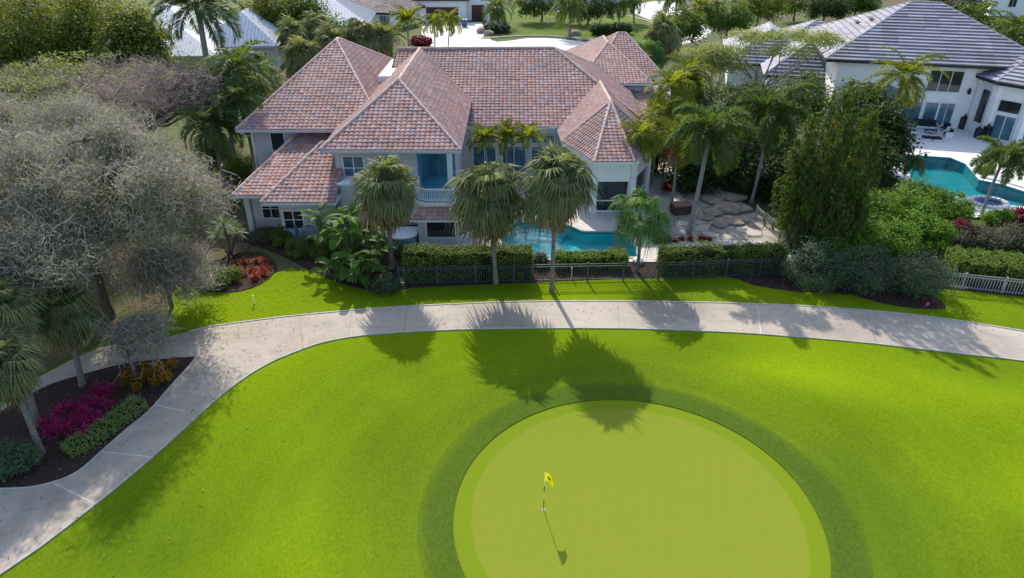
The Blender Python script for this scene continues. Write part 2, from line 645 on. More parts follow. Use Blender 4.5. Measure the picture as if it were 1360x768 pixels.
    M['cushion'] = m_plain('charcoal_cushion', (0.028, 0.032, 0.042), 0.9, 0.1, var=0.2, scale=8)
    M['frame_white'] = m_plain('pale_frame', (0.60, 0.60, 0.62), 0.5, 0.3, var=0.08)
    M['fallen'] = m_leaf('fallen_leaf', (0.07, 0.04, 0.02), (0.24, 0.16, 0.08), 0.1, 0.8, 0.1, (1, 1, 1), (0.20, 0.19, 0.06))
    M['rock'] = m_plain('rock', (0.31, 0.25, 0.19), 0.9, 0.2, var=0.4, scale=1.5, bump=0.7)
    M['rust'] = m_plain('brown_box', (0.085, 0.050, 0.034), 0.8, 0.2, var=0.2, scale=2)
    M['blue_bin'] = m_plain('blue_bin', (0.05, 0.10, 0.24), 0.5, 0.4, var=0.1)
    M['ac'] = m_plain('unit_metal', (0.16, 0.27, 0.33), 0.5, 0.4, var=0.1)
    M['metal_roof'] = m_plain('white_metal_roof', (0.62, 0.63, 0.66), 0.45, 0.4, var=0.06, scale=0.6)

    # --- roof tiles
    M['tile_red'] = m_tile('barrel_tile', [(0.0, (0.315, 0.135, 0.105)), (0.18, (0.350, 0.161, 0.128)), (0.36, (0.390, 0.210, 0.177)),
                                           (0.50, (0.459, 0.277, 0.238)), (0.60, (0.309, 0.151, 0.135)), (0.70, (0.225, 0.145, 0.164)),
                                           (0.80, (0.292, 0.205, 0.228)), (0.90, (0.379, 0.261, 0.256)), (1.0, (0.343, 0.148, 0.110))])
    M['cap_red'] = m_plain('ridge_tile', (0.50, 0.36, 0.31), 0.8, 0.2, var=0.35, scale=3.0)
    M['tile_grey'] = m_tile('flat_tile', [(0.0, (0.19, 0.20, 0.25)), (0.6, (0.26, 0.27, 0.33)), (1.0, (0.34, 0.34, 0.40))], streak=0.12)
    M['cap_grey'] = m_plain('grey_ridge_tile', (0.30, 0.30, 0.35), 0.8, 0.2, var=0.15, scale=3)
    M['tile_brown'] = m_tile('brown_tile', [(0.0, (0.13, 0.10, 0.09)), (0.6, (0.21, 0.16, 0.15)), (1.0, (0.30, 0.24, 0.22))], streak=0.2)

    # --- trunks, foliage
    def bark(name, c1, c2, ring=0.0):
        m, nt, out = newmat(name)
        pos = coords(nt)
        mp = nt.nodes.new('ShaderNodeMapping')
        mp.inputs['Scale'].default_value = (1.0, 1.0, 4.0 if ring else 0.35)
        nt.links.new(pos, mp.inputs[0])
        f = noise(nt, mp.outputs[0], 3.5, 6, 0.7)
        c = ramp(nt, f, [(0.3, c1), (0.7, c2)])
        bsdf(nt, out, c, 0.9, 0.15, bump=f, bstr=0.6, bdist=0.04)
        return m
    M['palm_bark'] = bark('palm_bark', (0.10, 0.085, 0.07), (0.24, 0.21, 0.18), 1)
    M['royal_bark'] = bark('smooth_palm_bark', (0.17, 0.16, 0.15), (0.30, 0.285, 0.27), 1)
    M['bark'] = bark('tree_bark', (0.055, 0.042, 0.033), (0.16, 0.13, 0.105))
    M['twig'] = m_leaf('bare_twigs', (0.130, 0.113, 0.098), (0.275, 0.252, 0.218), 0.25, 0.62, 0.16, (1, 1, 1), (0.33, 0.305, 0.25))
    M['twig_brown'] = m_leaf('brown_twigs', (0.12, 0.092, 0.088), (0.25, 0.20, 0.185), 0.2, 0.62, 0.16, (1, 1, 1))
    M['twig_leaf'] = m_leaf('sparse_grey_leaves', (0.085, 0.095, 0.060), (0.190, 0.195, 0.130), 0.35, 0.62, 0.16)
    M['sabal'] = m_leaf('sabal_fronds', (0.052, 0.072, 0.028), (0.145, 0.160, 0.075), 0.32, 0.62, 0.16)
    M['sabal_far'] = m_leaf('shaggy_fan_fronds', (0.055, 0.072, 0.028), (0.145, 0.155, 0.070), 0.32, 0.62, 0.16)
    M['fan_bright'] = m_leaf('fresh_fan_fronds', (0.040, 0.085, 0.030), (0.095, 0.165, 0.055), 0.38, 0.62, 0.16)
    M['dead'] = m_leaf('dead_fronds', (0.10, 0.062, 0.032), (0.22, 0.14, 0.075), 0.3, 0.62, 0.16, (1.3, 1.1, 0.8))
    M['feather'] = m_leaf('feather_fronds', (0.034, 0.060, 0.018), (0.095, 0.135, 0.040), 0.36, 0.62, 0.16)
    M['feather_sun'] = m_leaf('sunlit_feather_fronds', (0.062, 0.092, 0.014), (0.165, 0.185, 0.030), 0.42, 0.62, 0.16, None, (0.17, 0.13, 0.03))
    M['yucca'] = m_leaf('grey_green_blades', (0.07, 0.10, 0.055), (0.16, 0.19, 0.11), 0.25, 0.62, 0.16)
    M['shaft'] = m_plain('crownshaft', (0.10, 0.17, 0.05), 0.5, 0.4, var=0.15)
    M['dark_tree'] = m_leaf('dark_leaves', (0.017, 0.034, 0.012), (0.046, 0.074, 0.021), 0.30, 0.62, 0.16)
    M['mid_tree'] = m_leaf('green_leaves', (0.030, 0.058, 0.014), (0.080, 0.120, 0.026), 0.36, 0.62, 0.16)
    M['yellow_tree'] = m_leaf('yellow_green_leaves', (0.046, 0.068, 0.015), (0.115, 0.130, 0.030), 0.42, 0.62, 0.16)
    M['royal'] = m_leaf('dark_royal_fronds', (0.018, 0.036, 0.014), (0.052, 0.080, 0.030), 0.25, 0.55, 0.2)
    M['fern_leaf'] = m_leaf('ferny_leaves', (0.060, 0.090, 0.022), (0.17, 0.20, 0.050), 0.40, 0.62, 0.16)
    M['airy'] = m_leaf('pale_airy_leaves', (0.085, 0.115, 0.036), (0.22, 0.24, 0.09), 0.4, 0.62, 0.16)
    M['mast'] = m_leaf('drooping_leaves', (0.013, 0.030, 0.009), (0.048, 0.075, 0.016), 0.34, 0.62, 0.16, None, (0.15, 0.115, 0.02))  # last colour puts sunlit tips into some of the leaves
    M['shrub'] = m_leaf('bright_shrub_leaves', (0.036, 0.085, 0.012), (0.115, 0.200, 0.028), 0.36, 0.62, 0.16)
    M['blue_shrub'] = m_leaf('blue_green_leaves', (0.018, 0.040, 0.021), (0.062, 0.096, 0.050), 0.25, 0.62, 0.16)
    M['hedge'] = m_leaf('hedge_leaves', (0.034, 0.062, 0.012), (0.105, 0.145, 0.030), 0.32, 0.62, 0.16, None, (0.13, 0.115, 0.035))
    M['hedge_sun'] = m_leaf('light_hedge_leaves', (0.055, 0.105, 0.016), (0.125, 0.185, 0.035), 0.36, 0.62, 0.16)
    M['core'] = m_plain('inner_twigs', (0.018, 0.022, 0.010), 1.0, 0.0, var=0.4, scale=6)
    M['boxhedge'] = m_leaf('box_leaves', (0.085, 0.135, 0.040), (0.19, 0.25, 0.085), 0.3, 0.62, 0.16)
    M['banana'] = m_leaf('paddle_leaves', (0.022, 0.058, 0.014), (0.070, 0.130, 0.026), 0.38, 0.62, 0.16)
    M['ti'] = m_leaf('magenta_leaves', (0.040, 0.009, 0.020), (0.32, 0.028, 0.12), 0.35, 0.62, 0.16, (1.5, 0.7, 1.1))
    M['ti_dark'] = m_leaf('maroon_leaves', (0.055, 0.008, 0.014), (0.16, 0.018, 0.030), 0.3, 0.62, 0.16, (1.5, 0.7, 0.8))
    M['croton'] = m_leaf('croton_leaves', (0.09, 0.05, 0.012), (0.24, 0.13, 0.02), 0.3, 0.62, 0.16, (1.4, 1.1, 0.6), (0.07, 0.10, 0.02))
    M['brom'] = m_leaf('red_bromeliad_leaves', (0.06, 0.012, 0.008), (0.19, 0.035, 0.018), 0.35, 0.62, 0.16, (1.5, 0.8, 0.6), (0.28, 0.10, 0.03))
    M['grey_shrub'] = m_leaf('dusty_leaves', (0.035, 0.038, 0.026), (0.095, 0.092, 0.062), 0.25, 0.62, 0.16)
    M['orange_leaf'] = m_leaf('orange_leaves', (0.055, 0.070, 0.012), (0.17, 0.13, 0.02), 0.4, 0.62, 0.16, None, (0.08, 0.10, 0.02))


GREEN = (5.15, 20.55)
GREEN_R = 7.6
setup_materials()
# ================================================================== generators
def frame(d, up=(0, 0, 1)):
    d = Vector(d).normalized()
    u = Vector(up)
    if abs(d.dot(u)) > 0.985:
        u = Vector((1, 0, 0.01))
    s = u.cross(d).normalized()
    n = d.cross(s).normalized()
    return np.array([[d.x, s.x, n.x], [d.y, s.y, n.y], [d.z, s.z, n.z]])


def fan_leaf(rng, pet, size, nb=24, fold=0.22, tip=0.35):
    """a palmate leaf along +x: petiole and a fan of narrow pleats, the tips drooping"""
    Q = []
    w = 0.028
    Q.append([[0, -w, 0], [0, w, 0], [pet, w * .6, 0], [pet, -w * .6, 0]])
    span = R(118)
    da = 2 * span / nb
    for k in range(nb):
        a = -span + da * (k + 0.5) + rng.uniform(-.03, .03)
        L = size * (0.66 + 0.34 * math.cos(a * 0.75)) * rng.uniform(0.9, 1.06)
        ca, sa = math.cos(a), math.sin(a)
        def pt(r, s):
            x = r * ca - s * sa
            y = r * sa + s * ca
            z = fold * abs(y) * 0.8 - tip * size * max(0.0, r / size - 0.38) ** 2 * 2.2
            return [pet + x, y, z]
        tw = math.tan(da / 2) * 1.02
        r0, r1, r2 = 0.04 * L, 0.55 * L, L
        zz = 0.012 * (1 if k % 2 else -1)
        q1 = [pt(r0, -r0 * tw), pt(r1, -r1 * tw), pt(r1, r1 * tw), pt(r0, r0 * tw)]
        q1[1][2] += zz * 2
        q1[2][2] -= zz * 2
        q2 = [pt(r1, -r1 * tw), pt(r2, -0.006), pt(r2, 0.006), pt(r1, r1 * tw * .82)]
        q2[1][2] -= rng.uniform(0, .28) * size
        q2[2][2] = q2[1][2]
        Q += [q1, q2]
    return np.array(Q)


def fan_crown(seed, n=52, pet=1.0, size=1.05, lo=-58, hi=84, grav=0.05, nb=24, tip=0.35, hang_k=.5):
    rng = random.Random(seed)
    out = []
    for i in range(n):
        t = (i + 0.5) / n
        el = R(hi + (lo - hi) * t ** 1.0 + rng.uniform(-24, 20))
        az = i * 2.39996 + rng.uniform(-.25, .25)
        k = (0.72 + 0.28 * min(1, t * 3)) * rng.uniform(0.88, 1.1)
        k *= rng.choice((.72, .88, 1.0, 1.0, 1.12))
        L = fan_leaf(rng, pet * k, size * k, nb, rng.uniform(.1, .35), tip * rng.uniform(.8, 1.5))
        d = (math.cos(el) * math.cos(az), math.cos(el) * math.sin(az), math.sin(el))
        F = frame(d)
        roll = rng.uniform(-.5, .5)
        cr, sr = math.cos(roll), math.sin(roll)
        F = F @ np.array([[1, 0, 0], [0, cr, -sr], [0, sr, cr]])
        W = L @ F.T
        dd = (W[..., 0] ** 2 + W[..., 1] ** 2)
        W[..., 2] -= grav * dd * rng.uniform(.7, 1.4)
        # the ends of the pleats hang down under their own weight
        hang = size * np.array([rng.uniform(.05, hang_k) for _ in range(len(W[2::2]))])
        tips = W[2::2, 1:3]
        W[2::2, 1:3, 0:2] = tips[..., 0:2] * .94
        W[2::2, 1:3, 2] -= hang[:, None]
        out.append(W)
    return np.concatenate(out)


def feather_frond(rng, el0, L, bend, m=34, lmax=0.62, plume=False, w=0.05, vee=0.35):
    """one pinnate frond in the x-z plane, leaflets both sides"""
    S = 12
    x, z = 0.0, 0.0
    pts = [(0, 0)]
    angs = [el0]
    for i in range(S):
        s = (i + 1) / S
        a = el0 - bend * s ** 1.25
        x += math.cos(a) * L / S
        z += math.sin(a) * L / S
        pts.append((x, z))
        angs.append(a)
    Q = []
    for i in range(S):
        r = 0.03 * (1 - i / S) + 0.008
        (x0, z0), (x1, z1) = pts[i], pts[i + 1]
        Q.append([[x0, -r, z0], [x0, r, z0], [x1, r * .8, z1], [x1, -r * .8, z1]])
    for j in range(m):
        s = 0.14 + 0.86 * (j + rng.uniform(0, .6)) / m
        fi = min(S - 1e-4, s * S)
        i = int(fi)
        f = fi - i
        px = pts[i][0] * (1 - f) + pts[i + 1][0] * f
        pz = pts[i][1] * (1 - f) + pts[i + 1][1] * f
        a = angs[i]
        tx, tz = math.cos(a), math.sin(a)
        nx, nz = -tz, tx
        ll = lmax * math.sin(PI * min(1, (0.16 + 0.80 * s))) ** 0.6 * rng.uniform(.85, 1.1)
        for sd in (-1, 1):
            fw = 0.35 + 0.75 * s + rng.uniform(-.1, .1)
            up = rng.uniform(-1.0, 1.0) if plume else vee * rng.uniform(.3, 1.4)
            vx = tx * fw + nx * up
            vz = tz * fw + nz * up
            vy = sd * (1.0 if not plume else rng.uniform(.35, 1.0))
            n_ = math.sqrt(vx * vx + vy * vy + vz * vz)
            vx, vy, vz = vx / n_, vy / n_, vz / n_
            dr = rng.uniform(.12, .42) * ll
            p0 = [px, 0, pz]
            wx, wz = tx * w, tz * w
            mx = [px + vx * ll * .45, vy * ll * .45, pz + vz * ll * .45 - dr * .15]
            tp = [px + vx * ll, vy * ll, pz + vz * ll - dr]
            Q.append([p0, [mx[0] - wx * .5, mx[1], mx[2] - wz * .5], tp, [mx[0] + wx * .5, mx[1], mx[2] + wz * .5]])
    return np.array(Q)


def feather_crown(seed, n=16, L=2.6, bend=1.6, hi=80, lo=-25, m=34, lmax=.62, plume=False, w=.055, vee=.35):
    rng = random.Random(seed)
    out = []
    for i in range(n):
        t = (i + .5) / n
        el = R(hi + (lo - hi) * t + rng.uniform(-8, 8))
        az = i * 2.39996 + rng.uniform(-.3, .3)
        W = feather_frond(rng, el, L * rng.uniform(.85, 1.08), bend * rng.uniform(.75, 1.2), m, lmax, plume, w, vee)
        tw = rng.uniform(-.35, .35)
        ca, sa = math.cos(tw), math.sin(tw)
        W = W @ np.array([[1, 0, 0], [0, ca, -sa], [0, sa, ca]]).T
        ca, sa = math.cos(az), math.sin(az)
        W = W @ np.array([[ca, -sa, 0], [sa, ca, 0], [0, 0, 1]]).T
        out.append(W)
    return np.concatenate(out)


def leaf_quads(rng, P_, length, width, up=0.5, outward=None, droop=0.0):
    """rhombic leaves at points P_ (n,3), random orientation with some upward bias"""
    n = len(P_)
    nrm = rng.normal(size=(n, 3))
    nrm[:, 2] = np.abs(nrm[:, 2]) + up
    if outward is not None:
        nrm += outward
    nrm /= np.linalg.norm(nrm, axis=1)[:, None]
    t = rng.normal(size=(n, 3))
    t[:, 2] -= droop
    t -= nrm * np.sum(t * nrm, axis=1)[:, None]
    t /= np.linalg.norm(t, axis=1)[:, None] + 1e-9
    b = np.cross(nrm, t)
    l = (length * rng.uniform(.65, 1.25, size=(n, 1)))
    w = (width * rng.uniform(.65, 1.25, size=(n, 1)))
    Q = np.empty((n, 4, 3))
    Q[:, 0] = P_ - t * l * .5
    Q[:, 1] = P_ + b * w * .5 - nrm * w * .12
    Q[:, 2] = P_ + t * l * .5 - nrm * l * .1
    Q[:, 3] = P_ - b * w * .5 - nrm * w * .12
    return Q


def clumps(seed, ells, n, shell=0.55):
    """clump centres inside a list of ellipsoids (cx,cy,cz,rx,ry,rz), more of them near the surface"""
    rng = np.random.default_rng(seed)
    vol = np.array([e[3] * e[4] * e[5] for e in ells]) ** 0.67
    pick = rng.choice(len(ells), size=n, p=vol / vol.sum())
    d = rng.normal(size=(n, 3))
    d /= np.linalg.norm(d, axis=1)[:, None]
    r = shell + (1 - shell) * rng.random((n, 1)) ** 0.6
    E_ = np.array(ells)[pick]
    C = E_[:, :3] + d * r * E_[:, 3:6]
    return rng, C, d


def crown_quads(seed, ells, n, per, rc, leaf, wid, shell=.55, flat=.6, up=.5, out=.8, droop=0.0, minz=0.15):
    rng, C, d = clumps(seed, ells, n, shell)
    k = rng.poisson(per, size=n) + 2
    idx = np.repeat(np.arange(n), k)
    sz = rng.uniform(.6, 1.35, size=n)[idx][:, None]
    off = rng.normal(size=(len(idx), 3)) * rc * sz * np.array([1, 1, flat])
    P_ = C[idx] + off
    keep = P_[:, 2] > minz
    P_ = P_[keep]
    o = d[idx][keep] * out
    return leaf_quads(rng, P_, leaf, wid, up, o, droop), C


def limb(mb, a, b, r0, r1, rng, seg=5, sag=0.12, n=6, mi=0):
    a, b = Vector(a), Vector(b)
    L = (b - a).length
    pts, rad = [], []
    off = Vector((rng.uniform(-1, 1), rng.uniform(-1, 1), rng.uniform(-.2, 1))) * L * sag
    for i in range(seg + 1):
        t = i / seg
        j = Vector((rng.uniform(-1, 1), rng.uniform(-1, 1), rng.uniform(-1, 1))) * L * .02 * (1 if 0 < i < seg else 0)
        pts.append(a.lerp(b, t) + off * math.sin(PI * t) + j)
        rad.append(r0 + (r1 - r0) * t)
    mb.tube(pts, rad, n, mi)
    return pts


def tree(name, label, loc, ells, mat, n=160, per=40, rc=.45, leaf=.3, wid=.16, tr=.22, group=None, seed=1, nl=14,
         shell=.55, flat=.6, bark='bark', trunk_top=None, up=.5, droop=0.0, cat='tree', lean=(0, 0), twig=None):
    rng = random.Random(seed)
    t = thing(name, label, cat, loc, 0, group)
    Q, C = crown_quads(seed, ells, n, per, rc, leaf, wid, shell, flat, up, droop=droop)
    link('crown', MB().quads(Q).mesh(name + '_crown', [mat]), t)
    mb = MB()
    zt = trunk_top or min(e[2] for e in ells) * 0.8
    top = Vector((lean[0], lean[1], zt))
    limb(mb, (0, 0, -.1), top, tr, tr * .62, rng, 6, .04, 9)
    for i in range(nl):
        c = C[rng.randrange(len(C))]
        limb(mb, top - Vector((0, 0, rng.uniform(0, zt * .25))), c, tr * .45, tr * .08, rng, 6, .14)
        if twig:
            for q in range(twig):
                c2 = C[rng.randrange(len(C))]
                if (Vector(c2) - Vector(c)).length < max(ells[0][3:6]) * .8:
                    limb(mb, c, c2, tr * .12, tr * .03, rng, 4, .12, 4)
    mb.build('trunk', M[bark], t, smooth=True)
    return t


def shrub(name, label, loc, ells, mat, n=60, per=45, rc=.2, leaf=.16, wid=.09, group=None, seed=1, cat='shrub', shell=.6, up=.6, out=1.0, rz=0.0):
    rng = random.Random(seed)
    t = thing(name, label, cat, loc, rz, group)
    Q, C = crown_quads(seed, ells, n, per, rc, leaf, wid, shell, .75, up, out, minz=.03)
    link('foliage', MB().quads(Q).mesh(name + '_leaves', [mat]), t)
    mb = MB()
    for i in range(9):
        c = C[rng.randrange(len(C))]
        limb(mb, (rng.uniform(-.1, .1), rng.uniform(-.1, .1), -.05), c, .035, .012, rng, 4, .1, 5)
    mb.build('stems', M['bark'], t)
    return t


def rosette(rng, n, L, W, lo=5, hi=80, arch=.9, seg=4):
    Q = []
    for i in range(n):
        t = (i + .5) / n
        el = R(hi + (lo - hi) * t + rng.uniform(-10, 10))
        az = i * 2.39996 + rng.uniform(-.4, .4)
        l = L * rng.uniform(.75, 1.12)
        x = z = 0.0
        pts = [(0, 0)]
        for k in range(seg):
            a = el - arch * ((k + .5) / seg) ** 1.2
            x += math.cos(a) * l / seg
            z += math.sin(a) * l / seg
            pts.append((x, z))
        ws = [W * (.45 + 1.6 * (k / seg) * (1 - k / seg)) * .9 for k in range(seg)] + [0.004]
        ca, sa = math.cos(az), math.sin(az)
        for k in range(seg):
            (x0, z0), (x1, z1) = pts[k], pts[k + 1]
            q = []
            for (xx, zz, w) in ((x0, z0, -ws[k]), (x1, z1, -ws[k + 1]), (x1, z1, ws[k + 1]), (x0, z0, ws[k])):
                q.append([xx * ca - w * .5 * sa, xx * sa + w * .5 * ca, zz])
            Q.append(q)
    return np.array(Q)


def hedge(name, label, poly_line, width, height, mat, group='clipped garden hedges', seed=1, leaf=.13, wid=.08, dens=260, cat='hedge', ragged=.17):
    """a clipped hedge along a line: a dense shell of leaves over a dark twiggy core"""
    rng = np.random.default_rng(seed)
    pts = [Vector((p[0], p[1], 0)) for p in poly_line]
    base = pts[0].copy()
    t = thing(name, label, cat, base, 0, group)
    P_, O_ = [], []
    mb = MB()
    for a, b in zip(pts[:-1], pts[1:]):
        d = (b - a)
        L = d.length
        d.normalize()
        s = Vector((-d.y, d.x, 0))
        n = int(dens * L * (2 * height + width))
        u = rng.random(n) * (L + .1)
        q = rng.random(n) * (2 * height + width)
        low = noise_1d(rng, 40)
        x = np.where(q < height, -width / 2, np.where(q < height + width, q - height - width / 2, width / 2))
        z = np.where(q < height, q, np.where(q < height + width, height, q - height - width))
        bulge = np.interp(u / (L + .1), np.linspace(0, 1, 40), low) * ragged
        out = np.stack([np.where(q < height, -1., np.where(q < height + width, 0., 1.)), np.where((q >= height) & (q < height + width), 1., 0.)], 1)
        jit = np.abs(rng.normal(size=n)) ** 1.6 * .07 - .03 + bulge - .03 + rng.normal(size=n) * .02
        x = x + out[:, 0] * jit
        z = np.maximum(.03, z + out[:, 1] * jit - ((np.abs(x) / (width / 2)) ** 6) * .06 * (z > height * .8))
        A = np.array(a - base)
        P = A + np.outer(u - .05, np.array(d)) + np.outer(x, np.array(s))
        P[:, 2] = z
        P_.append(P)
        O_.append(np.outer(out[:, 0], np.array(s)) * .9 + np.outer(out[:, 1], np.array([0, 0, 1.])) * .9)
        c = (a + b) / 2 - base
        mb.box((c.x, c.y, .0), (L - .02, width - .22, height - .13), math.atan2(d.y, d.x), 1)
    # both ends get leaves as well
    for e, sg in ((0, -1), (-1, 1)):
        d = (pts[1] - pts[0] if e == 0 else pts[-1] - pts[-2]).normalized()
        s = Vector((-d.y, d.x, 0))
        n = int(dens * width * height)
        P = np.array(pts[e] - base) + np.outer(rng.uniform(-width / 2, width / 2, n), np.array(s)) + np.outer(rng.normal(size=n) * .04 + .02, np.array(d) * sg)
        P[:, 2] = rng.uniform(.03, height, n)
        P_.append(P)
        O_.append(np.tile(np.array(d) * sg, (n, 1)))
    Q = leaf_quads(rng, np.concatenate(P_), leaf, wid, .4, np.concatenate(O_))
    mb.quads(Q, 0)
    mb.build('foliage', [mat, M['core']], t)
    return t


def noise_1d(rng, n):
    a = rng.normal(size=n)
    k = np.ones(3) / 3
    return np.convolve(a, k, 'same')


# ---- palms: shared crown meshes, each with its own trunk
PC = {}


def palm_protos():
    for i in range(3):
        PC['sabal%d' % i] = MB().quads(fan_crown(11 + i, (76, 50, 60)[i], (1.0, 1.2, 1.1)[i], (1.45, 1.55, 1.5)[i], (-66, -58, -52)[i], 86, (.02, .05, .03)[i], 24, (.18, .28, .22)[i], (.32, .55, .40)[i])).mesh('sabal_crown', [M['sabal']])
        PC['far%d' % i] = MB().quads(fan_crown(31 + i, 52, .95, 1.40, -72, 86, .03, 20, .2, .4)).mesh('fan_crown', [M['sabal_far']])
    PC['sabal_dead'] = MB().quads(fan_crown(21, 26, .8, 1.35, -86, -36, .0, 20, .2, .4)).mesh('sabal_dead', [M['dead']])
    PC['bright'] = MB().quads(fan_crown(41, 30, 1.15, 1.28, -42, 84, .06, 28, .55)).mesh('fan_crown_fresh', [M['fan_bright']])
    for i in range(3):
        PC['feather%d' % i] = MB().quads(feather_crown(51 + i, 21, 3.1, 1.75, 82, -30, 52, .85, w=.11)).mesh('feather_crown', [M['feather']])
        PC['sun%d' % i] = MB().quads(feather_crown(61 + i, 19, 3.0, 1.7, 82, -26, 50, .8, w=.11)).mesh('feather_crown_sun', [M['feather_sun']])
        PC['fox%d' % i] = MB().quads(feather_crown(71 + i, 17, 2.9, 1.65, 80, -26, 120, .66, True, .10)).mesh('foxtail_crown', [M['feather']])
    PC['royal'] = MB().quads(feather_crown(99, 19, 3.0, 1.55, 80, -18, 60, .75, False, .10)).mesh('royal_crown', [M['royal']])
    PC['feather_dead'] = MB().quads(feather_crown(81, 5, 2.2, .9, -45, -70, 30, .5)).mesh('feather_dead', [M['dead']])
    PC['areca'] = MB().quads(feather_crown(91, 18, 2.3, 1.4, 85, 10, 40, .62, False, .12)).mesh('areca_crown', [M['feather_sun']])


def palm(name, label, base, top, crown, sc=1.0, r=.16, group='palms', dead=None, bark='palm_bark', shaft=False, rz=0.0, bow=.04, boots=False, seed=0):
    rng = random.Random(seed + int(abs(base[0]) * 10))
    t = thing(name, label, 'palm tree', (base[0], base[1], base[2]), 0, group)
    tp = Vector(top) - Vector(base)
    mb = MB()
    L = tp.length
    pts, rad = [], []
    side = Vector((rng.uniform(-1, 1), rng.uniform(-1, 1), 0)) * L * bow
    S = 14
    for i in range(S + 1):
        s = i / S
        pts.append(tp * s + side * math.sin(PI * s) * .7 - Vector((0, 0, .12 * (1 - s))))
        rr = r * (1.28 - .45 * min(1, s * 5)) if s < .2 else r * (.92 - .12 * s)
        rad.append(rr * (1 + .05 * (i % 2)) if boots else rr)
    mb.tube(pts, rad, 9)
    mb.build('trunk', M[bark], t, smooth=True)
    if shaft:
        ms = MB()
        d = (Vector(pts[-1]) - Vector(pts[-3])).normalized()
        ms.tube([tp - d * .15, tp + d * .15, tp + d * .55, tp + d * .9], [r * .95, r * 1.05, r * .8, r * .35], 9)
        ms.build('crownshaft', M['shaft'], t, smooth=True)
        tp = tp + d * .75
    link('crown', PC[crown], t, tp, rz, sc)
    if dead:
        link('dead_fronds', PC[dead], t, tp - Vector((0, 0, .34 * sc)), rz + 1, sc * 1.12)
    return t


# ------------------------------------------------------------------ roofs
def tile_faces(poly, style, seed=0):
    """cover one convex roof plane with courses of real tiles; returns verts, faces, per-face tile value"""
    rngs = random.Random(seed)
    P_ = [Vector(p) for p in poly]
    n = Vector((0, 0, 0))
    for i in range(len(P_)):
        a, b = P_[i], P_[(i + 1) % len(P_)]
        n += Vector(((a.y - b.y) * (a.z + b.z), (a.z - b.z) * (a.x + b.x), (a.x - b.x) * (a.y + b.y)))
    n.normalize()
    if n.z < 0:
        n = -n
        P_ = P_[::-1]
    u = Vector((0, 0, 1)).cross(n).normalized()
    v = n.cross(u)
    o = P_[0]
    uv = [((p - o).dot(u), (p - o).dot(v)) for p in P_]
    u0, u1 = min(q[0] for q in uv), max(q[0] for q in uv)
    v0, v1 = min(q[1] for q in uv), max(q[1] for q in uv)
    pu, pv, amp, step = style['pu'], style['pv'], style['amp'], style['step']
    nu = max(1, math.ceil((u1 - u0) / pu))
    nv = max(1, math.ceil((v1 - v0) / pv))
    prof = [0.0, .3, .7, 1.0] if amp else [0.0, 1.0]
    hs = [0.0, amp, amp, 0.0] if amp else [0, 0]
    bm = bmesh.new()
    lay = bm.faces.layers.float.new('tile')
    for j in range(nv):
        va = v0 + j * pv
        vb = va + pv
        for i in range(nu):
            val = style['val'](i, j, rngs)
            dz = rngs.uniform(-.012, .012) if amp else rngs.uniform(-.006, .006)
            up, lowr = [], []
            for k, t in enumerate(prof):
                uu = u0 + (i + t) * pu
                lowr.append((uu, va, hs[k] + step + dz))
                up.append((uu, vb + .02, hs[k] * .92 + dz * .3))
            lv = [bm.verts.new(o + u * a + v * b + n * h) for a, b, h in lowr]
            uvs = [bm.verts.new(o + u * a + v * b + n * h) for a, b, h in up]
            bv = [bm.verts.new(o + u * a + v * (b + .005) + n * -.01) for a, b, h in lowr]
            for k in range(len(prof) - 1):
                f = bm.faces.new((lv[k], lv[k + 1], uvs[k + 1], uvs[k]))
                f[lay] = val
                f = bm.faces.new((bv[k], bv[k + 1], lv[k + 1], lv[k]))
                f[lay] = val
    for i in range(len(P_)):
        a, b = P_[i], P_[(i + 1) % len(P_)]
        e = (b - a)
        if e.length < 1e-6:
            continue
        no = e.cross(n)       # outward for CCW
        bmesh.ops.bisect_plane(bm, geom=bm.verts[:] + bm.edges[:] + bm.faces[:], plane_co=a, plane_no=no, clear_outer=True, dist=1e-5)
    vs = [tuple(q.co) for q in bm.verts]
    bm.verts.index_update()
    fs = [tuple(q.index for q in f.verts) for f in bm.faces]
    vals = [f[lay] for f in bm.faces]
    bm.free()
    return vs, fs, vals


def col_patch(i, j, rng):
    # neighbouring tiles out of one batch: soft colour drifts with strays
    return min(1, max(0, rng.random()))


RED = dict(pu=.39, pv=.41, amp=.065, step=.035, val=col_patch, mat='tile_red', cap='cap_red', capr=.15)
GREY = dict(pu=1.6, pv=.68, amp=0, step=.15, val=col_patch, mat='tile_grey', cap='cap_grey', capr=.14)
BROWN = dict(pu=.8, pv=.6, amp=.08, step=.06, val=col_patch, mat='tile_brown', cap='tile_brown', capr=.14)


